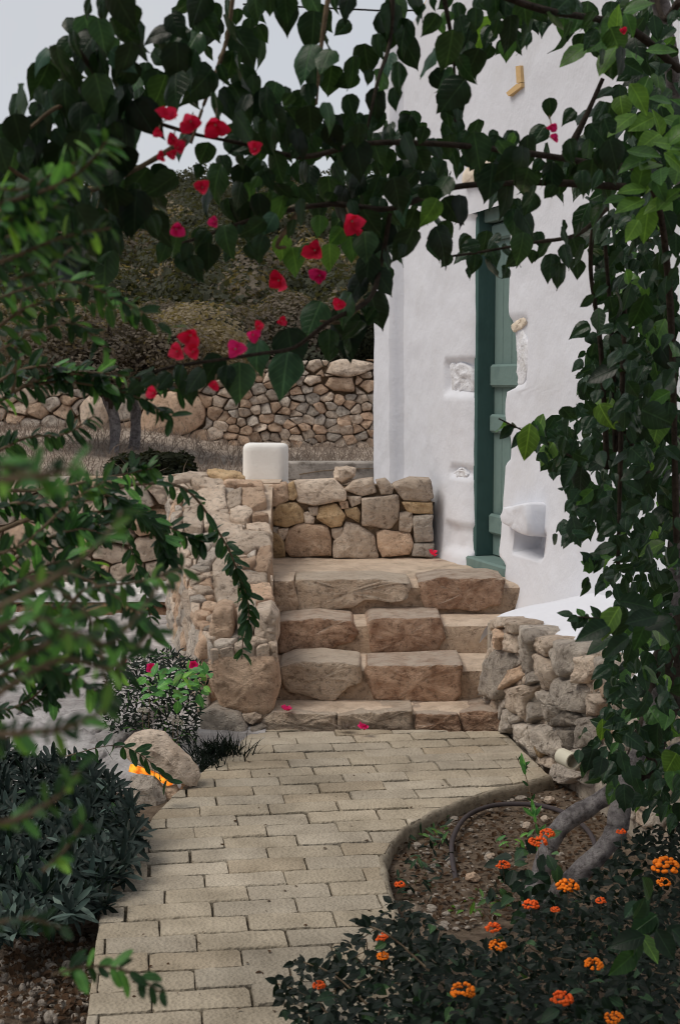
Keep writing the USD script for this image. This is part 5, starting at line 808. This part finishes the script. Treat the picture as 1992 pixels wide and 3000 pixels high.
a_ = np.arange(20) / 20 * 2 * np.pi; Vp = np.vstack([np.column_stack([r * np.cos(a_), np.full(20, z), r * np.sin(a_)]) for r, z in ring_]); Vp = Vp @ np.array([[.92, -.38, 0], [.38, .92, 0], [0, 0, 1.0]]).T
solo('drain_pipe', (Vp + pp, np.array([t for s in range(4) for j in range(20) for t in ((s * 20 + j, s * 20 + (j + 1) % 20, (s + 1) * 20 + (j + 1) % 20), (s * 20 + j, (s + 1) * 20 + (j + 1) % 20, (s + 1) * 20 + j))])[:, ::-1]), 'pipe_plastic', 'open end of a pale plastic pipe beside the grey rubble wall', 'pipe', smooth=40)
cab = catmull([at_y(x, y, 30) for x, y in ((560, 8), (820, 20), (905, 23), (1100, 18))], 6); solo('overhead_cable', tube(cab, 0.02, 0.02, 5), 'cable_black', 'thin dark cable crossing the pale sky', 'cable')
for i, (x, y, z, lab) in enumerate([(662, 1637, 0.075, 'crumpled magenta blossom fallen in the corner of the lowest step by the stair wall'), (840, 1681, 0.03, 'magenta blossom fallen beside the dry weed at the foot of the steps'), (999, 1281, 0.53, 'red blossom fallen on the landing where the wall meets the white building')]):
    c = at_z(x, y, z); ft = thing('fallen_flower', lab, 'flower', c)
    for k in range(5): part('bract', put(bract(.2, k), c + rnd3(.006) + [0, -.02, .006], np.array([math.cos(k * 1.3), math.sin(k * 1.3), rp.uniform(.1, .8)]), np.array([0, -.3, 1.0]), 0.028), 'bract_pink' if i < 2 else 'bract_red', ft, smooth=True)
def tuft(name, label, cat, c, n, h, mat, spread=.6, w=.0025, kind=None, width=0.0):
    ms = []
    for k in range(n):
        b = c + np.array([rp.normal(0, width), rp.normal(0, width), 0]); d = unit(np.array([rp.normal(0, spread), rp.normal(0, spread), 1.0])); L = h * rp.uniform(.5, 1.1); sd_ = unit(np.cross(d, rnd3(1))) * w
        m1 = b + d * L * .55; t = b + d * L + np.array([d[0], d[1], -.3]) * L * .2; ms.append((np.array([b - sd_, b + sd_, m1 - sd_ * .8, m1 + sd_ * .8, t]), np.array([(0, 1, 3), (0, 3, 2), (2, 3, 4)])))
    return join(ms)
solo('dry_weed', tuft('', '', '', at_z(795, 1682, 0.02), 60, .05, '', .9, .002, width=.012), 'dry_blade', 'small dried grey weed growing from the joint below the lowest step', 'weed')
# flowering plant at the foot of the stair wall
fp_ = thing('flowering_plant', 'bushy small-leaved plant with two pink flowers at the foot of the stair wall', 'plant', (-0.75, 6.0, 0)); pf = Foliage(fp_)
for px, gap, Y0, m, ln in (([(225, 1600), (270, 1540), (330, 1510), (400, 1500), (480, 1540), (465, 1640), (450, 1720), (380, 1740), (330, 1690), (250, 1690)], 6.5, 5.8, 'lantana', .030), ([(330, 1560), (400, 1545), (480, 1550), (470, 1600), (400, 1620), (340, 1600)], 16, 5.5, 'shrub', .05)):
    for L in range(3):
        for x, y in in_polygon(px, gap, 2000 + int(gap) + L): pf.add(OVATE[rp.integers(3)] if ln > .04 else LANCE[rp.integers(3)], at_y(x, y, Y0 + rp.uniform(-.15, .2)), np.array([rp.normal(0, .8), rp.normal(-.3, .5), rp.normal(.4, .6)]), np.array([rp.normal(0, .5), -.5, .8]), ln * rp.uniform(.6, 1.2), m if rp.random() < .9 else 'vine_bright')
pf.finish(250)
for x, y, w in ((350, 1540, 30), (447, 1533, 26), (288, 1522, 14)):
    c = at_y(x, y, 5.5); part('flower', join([put(bract(.1, k), c, np.array([math.cos(k * 1.26), -.4, math.sin(k * 1.26)]), np.array([0, -1, .2]), w / F * 5.5 * .55) for k in range(5)]), 'bract_pink', fp_, smooth=True)
for i, (x, y) in enumerate(((410, 1668), (400, 1658), (345, 1590), (330, 1640))):
    c = at_y(x, y, 5.6); um = thing('dry_umbel', ['whitish seed head nearest the glowing rock lamp', 'pale seed head just behind the nearest one beside the stair wall', 'small white seed head low among the leaves below the pink flower', 'tan seed head standing over the dark leaves behind the rock lamp'][i], 'seed head', c - [0, 0, .16])
    part('head', flower_head(c, .022, 300 + i, 30, .6), 'umbel_white', um); part('stalk', tube(np.array([c, c - [.005, 0, .16]]), .0015, .0015, 4), 'twig', um)
for (x, y, n, w, h, lab) in ((505, 1748, 260, .05, .11, 'dark green grass tuft wedged between the path and the stair wall'), (470, 1775, 160, .04, .07, 'short grass tuft beside the tip of the slanting lamp rock')):
    solo('grass_tuft', tuft('', '', '', at_z(x, y, -.02), n, h, '', .5, .003, width=w), 'leaf_mass_lantana', lab, 'grass tuft')
# twig of the airy shrub hanging over the lamp
# pebbles, dead leaves and weeds in the bed
ms, dl = [], []
bedP = Polygon([(905, 2100), (890, 1990), (925, 1930), (1010, 1885), (1120, 1835), (1240, 1800), (1330, 1790), (1420, 1870), (1420, 2000), (1250, 2110), (1000, 2160)]); P1 = in_polygon([*bedP.exterior.coords], 7.5, 3)
PEB = [trimesh.creation.icosphere(1, 1.0) for _ in range(1)][0]
for k, (x, y) in enumerate(P1):
    c = at_z(x, y, -.052); s_ = rp.gamma(1.6, .0030) + .0022
    if rp.random() < .26:
        v = np.array(PEB.vertices) * s_ * rp.uniform(.6, 1.4, 3) * [1, 1, .7]; v = v * (1 + .5 * noise_at(v / s_ * .8 + k, 1.0, 3)[:, None]); ms.append((v + c + [0, 0, .002], np.array(PEB.faces)))
    else: dl.append(put(OVATE[rp.integers(3)], c + [0, 0, rp.uniform(.006, .02)], np.array([rp.normal(0, 1), rp.normal(0, 1), rp.normal(0, .25)]), np.array([rp.normal(0, .4), rp.normal(0, .4), 1]), rp.uniform(.010, .028)))
for k in range(900):
    x, y = rp.uniform(0, 330), rp.uniform(2080, 2361); c = at_z(x, y, -.09); q = put(OVATE[rp.integers(3)], c + [0, 0, rp.uniform(.004, .02)], np.array([rp.normal(0, 1), rp.normal(0, 1), rp.normal(0, .3)]), np.array([rp.normal(0, .4), rp.normal(0, .4), 1]), rp.uniform(.012, .028))
    if project(q[0].mean(0))[0] < 240: dl.append(q)
    if k % 3 == 0 and x < 220: v = np.array(PEB.vertices) * rp.uniform(.004, .014) * rp.uniform(.6, 1.4, 3); ms.append((v + c, np.array(PEB.faces)))
for k in range(70):
    x, y = rp.uniform(230, 1150), rp.uniform(1700, 2340); c = at_z(x, y, 0.003)
    if PATH.buffer(-.02).contains(Point(c[0], c[1])): dl.append(put(OVATE[rp.integers(3)], c, np.array([rp.normal(0, 1), rp.normal(0, 1), rp.normal(0, .12)]), np.array([rp.normal(0, .2), rp.normal(0, .2), 1]), rp.uniform(.006, .02)))
solo('pebbles', join(ms), 'limestone_grey', 'loose pebbles scattered over the soil of the beds', kind='stuff'); solo('dead_leaves', join(dl), 'dead_leaf', 'dry brown leaves littering the beds', kind='stuff')
for i, (x0, y0, x1, y1, L) in enumerate([(1090, 2025, 36, 24, 'round pinkish stone in the bed near the orange flowers'), (955, 2100, 40, 30, 'tan stone resting against the curved rim of the path'), (1268, 1846, 30, 20, 'pale flat stone near the top of the bed by the hose'), (1130, 1975, 26, 16, 'small pale stone inside the hose loop'), (1215, 1905, 22, 16, 'cream pebble behind the orange flowers inside the hose loop'), (1258, 1890, 26, 16, 'white pebble touching the grey limb in the bed')]):
    d_ = at_z(x0, y0 + y1 / 2, -.05)[1]; e = [(x0 + x1 * .5 * math.cos(a) * rp.uniform(.8, 1.1), y0 + y1 * .5 * math.sin(a) * rp.uniform(.8, 1.1)) for a in np.arange(9) / 9 * 6.283]; solo('bed_stone', boulder(e, d_, .018, 40 + i, 16, .005, 20), 'limestone_pale' if i else 'limestone_pink', L, 'stone', smooth=45)
wd = thing('bed_weed', 'sparse bright weeds sprouting along the inside of the curved rim', 'weed', (0.25, 4.6, -.1)); wf = Foliage(wd)
for px, gap, m in (([(905, 2060), (960, 1900), (1030, 1880), (1040, 1960), (1000, 2080), (940, 2100)], 13, 'lantana'), ([(985, 1930), (1010, 1850), (1030, 1860), (1030, 1920), (1010, 1960)], 13, 'vine_bright'), ([(1020, 2110), (1100, 2060), (1180, 2080), (1120, 2120)], 14, 'vine_bright'), ([(1140, 1935), (1215, 1930), (1220, 1970), (1150, 1965)], 12, 'shrub')):
    for x, y in in_polygon(px, gap, 2500 + int(px[0][0])): c = at_z(x, y, -.045); wf.add(LANCE[rp.integers(3)], c, np.array([rp.normal(0, .7), rp.normal(-.2, .6), rp.uniform(.1, 1)]), np.array([rp.normal(0, .4), -.5, 1]), rp.uniform(.02, .05), m)
part('stem', tube(stem_path([(1250, 1975, 4.35), (1235, 1900, 4.4), (1215, 1800, 4.45), (1190, 1745, 4.5)], 6), .0022, .0012, 5), 'twig', wd)
for k in range(26):
    c = stem_path([(1250, 1975, 4.35), (1235, 1900, 4.4), (1215, 1800, 4.45), (1190, 1745, 4.5)], 6)[rp.integers(18)]; wf.add(LANCE[rp.integers(3)], c, np.array([rp.normal(0, .7), -.1, .8]), np.array([0, -1, .5]), rp.uniform(.02, .05), 'shrub')
for x, y in in_polygon([(1150, 1985), (1200, 1955), (1260, 1930), (1285, 1990), (1290, 2060), (1200, 2110), (1130, 2080)], 15, 2711):
    wf.add(OVATE[rp.integers(3)], at_y(x, y, 3.9 + rp.uniform(-.1, .12)), np.array([rp.normal(0, .8), rp.normal(-.2, .5), rp.normal(-.2, .5)]), np.array([rp.normal(0, .5), -.6, .8]), rp.uniform(.03, .062), 'lantana')
wf.finish(160)

# ------------------------------------------------------------------ far side: dry grass, bushes, trees, scrub
dg = []
for k in range(7000):
    x, y = rp.uniform(-4.5, 1.2), rp.uniform(8.9, 14.9); z = float(terr_z(np.array(x), np.array(y))); h = rp.uniform(.04, .16) * (1 if rp.random() < .9 else 2.0); d = unit(np.array([rp.normal(0, .5), rp.normal(0, .5), 1.0])); s_ = unit(np.cross(d, rnd3(1))) * .004; b = np.array([x, y, z - .01]); m1 = b + d * h * .6
    dg.append((np.array([b - s_, b + s_, m1 - s_ * .7, m1 + s_ * .7, b + d * h + [d[0] * h * .4, d[1] * h * .4, -.1 * h]]), np.array([(0, 1, 3), (0, 3, 2), (2, 3, 4)])))
solo('dry_grass', join(dg), 'dry_blade', 'dry grey-brown grass covering the bank below the far wall', kind='stuff')
def scrub(seed, n, leaf, lobes=9, flat=.8):
    """A bush of small clumps: unit radius, sitting on the ground, gaps between its lobes."""
    r = np.random.default_rng(seed); C = unit(r.normal(0, 1, (lobes, 3))) * r.uniform(.35, .85, (lobes, 1)); C[:, 2] = np.abs(C[:, 2]) * flat; R = r.uniform(.14, .34, lobes); k = r.integers(lobes, size=n); d = unit(r.normal(0, 1, (n, 3))); P = C[k] + d * (R[k] * r.uniform(.75, 1.08, n) ** .7)[:, None]; P[:, 2] = np.maximum(P[:, 2], .02)
    nn = unit(d + r.normal(0, .45, (n, 3)) + [0, 0, .25]); a = unit(np.cross(nn, r.normal(0, 1, (n, 3)))); b = np.cross(nn, a); L = leaf * r.uniform(.6, 1.4, n)[:, None]
    V = np.stack([P - b * L * .5, P + a * L, P + b * L * .5, P - a * L * .4], 1).reshape(-1, 3); i = np.arange(n)[:, None] * 4; return V, np.vstack([i + [0, 1, 2], i + [0, 2, 3]])
def bush(name, label, cat, px, py_base, Y, rad, mat, seed, n=5000, leaf=.055, sq=(1, 1, 1), trunk=None, group=None):
    b = at_y(px, py_base, Y); t = thing(name, label, cat, b, group=group); V, Fs = scrub(seed, n, leaf / rad, 34); lift = 0 if trunk is None else trunk
    part('crown', (V * rad * np.array(sq) + b + [0, 0, lift], Fs), mat, t, kind=None)
    if trunk is not None:
        part('trunk', tube(catmull([b + [0, 0, -.2], b + [.03, 0, trunk * .5], b + [-.04, 0, trunk], b + [.05, 0, trunk + rad * .5]], 5), .05, .035, 9, .03, seed), 'bark_grey', t, smooth=True)
        for k in range(9):
            a = k * 2.4; e = b + np.array([math.cos(a) * rad * .8, math.sin(a) * rad * .5, trunk + rad * rp.uniform(.05, .6)]); part('branch', tube(catmull([b + [0, 0, trunk * rp.uniform(.6, 1.1)], (b + [0, 0, trunk] + e) / 2 + [0, 0, .1], e], 4), .03, .008, 5), 'bark_dark', t)
    return t
bush('dark_bush', 'low black-green bush growing on the bank behind the stair wall', 'bush', 368, 1112, 9.9, .36, 'bush_black', 3, 9000, .030, (1.05, .8, .95))
bush('juniper_tree', 'dry brown juniper with a bare grey trunk before the far wall', 'tree', 258, 1045, 12.0, 1.05, 'juniper_brown', 5, 30000, .028, (1.15, .8, .85), .55)
bush('juniper_tree', 'second twiggy juniper with a thin trunk next to the pink boulder of the far wall', 'tree', 306, 1030, 12.6, .95, 'juniper_tan', 6, 26000, .028, (1.3, .8, .9), .62)
bush('juniper_bush', 'broad tan juniper bush overhanging the far wall behind the red flowers', 'bush', 560, 880, 17.0, 1.35, 'juniper_brown', 8, 40000, .034, (1.2, .7, .95)); bush('juniper_bush', 'dark green juniper bush beside the white building above the far wall', 'bush', 830, 862, 17.0, 1.0, 'bush_black', 9, 24000, .034, (.95, .7, .9))
bush('juniper_bush', 'brown dry juniper bush at the edge of the picture above the far wall', 'bush', 60, 880, 17.5, 1.3, 'juniper_tan', 10, 30000, .034, (1.3, .7, .9)); bush('juniper_bush', 'grey-brown juniper bush between two taller ones low on the hill', 'bush', 330, 850, 18.5, 1.2, 'juniper_brown', 12, 30000, .034, (1.2, .7, .9))
sc = UsdGeom.PointInstancer.Define(stage, '/World/hillside_scrub'); setd(sc.GetPrim(), kind='stuff', label='olive and tan scrub covering the far hillside')
protos, pr = [], []
for i, m in enumerate(('juniper_green', 'juniper_brown', 'juniper_tan', 'juniper_green', 'bush_black')):
    V, Fs = scrub(40 + i, 12000, .040, 32, .75); UsdGeom.Xform.Define(stage, f'/World/hillside_scrub/scrub_kind_{i + 1}'); usdkit.mesh(stage, f'/World/hillside_scrub/scrub_kind_{i + 1}/crown', (V, Fs), '/World/Looks/' + m); protos.append(f'/World/hillside_scrub/scrub_kind_{i + 1}')
sc.CreatePrototypesRel().SetTargets([Sdf.Path(p) for p in protos])
PO, IX, OR, SCL = [], [], [], []
for k in range(520):
    y = 17 + 62 * rp.random() ** 1.3; x = rp.uniform(-0.36, 0.06) * y; z = float(hill_z(np.array(x), np.array(y))); s_ = rp.uniform(.7, 1.5) * (1 + y / 70); PO.append((x, y, z - .1)); IX.append(int(rp.choice(5, p=[.36, .22, .16, .2, .06]))); a = rp.uniform(0, 6.28); OR.append(Gf.Quath(math.cos(a / 2), 0, 0, math.sin(a / 2))); SCL.append((s_, s_, s_ * rp.uniform(.75, 1.1)))
sc.CreatePositionsAttr(PO); sc.CreateProtoIndicesAttr(IX); sc.CreateOrientationsAttr(OR); sc.CreateScalesAttr(SCL)
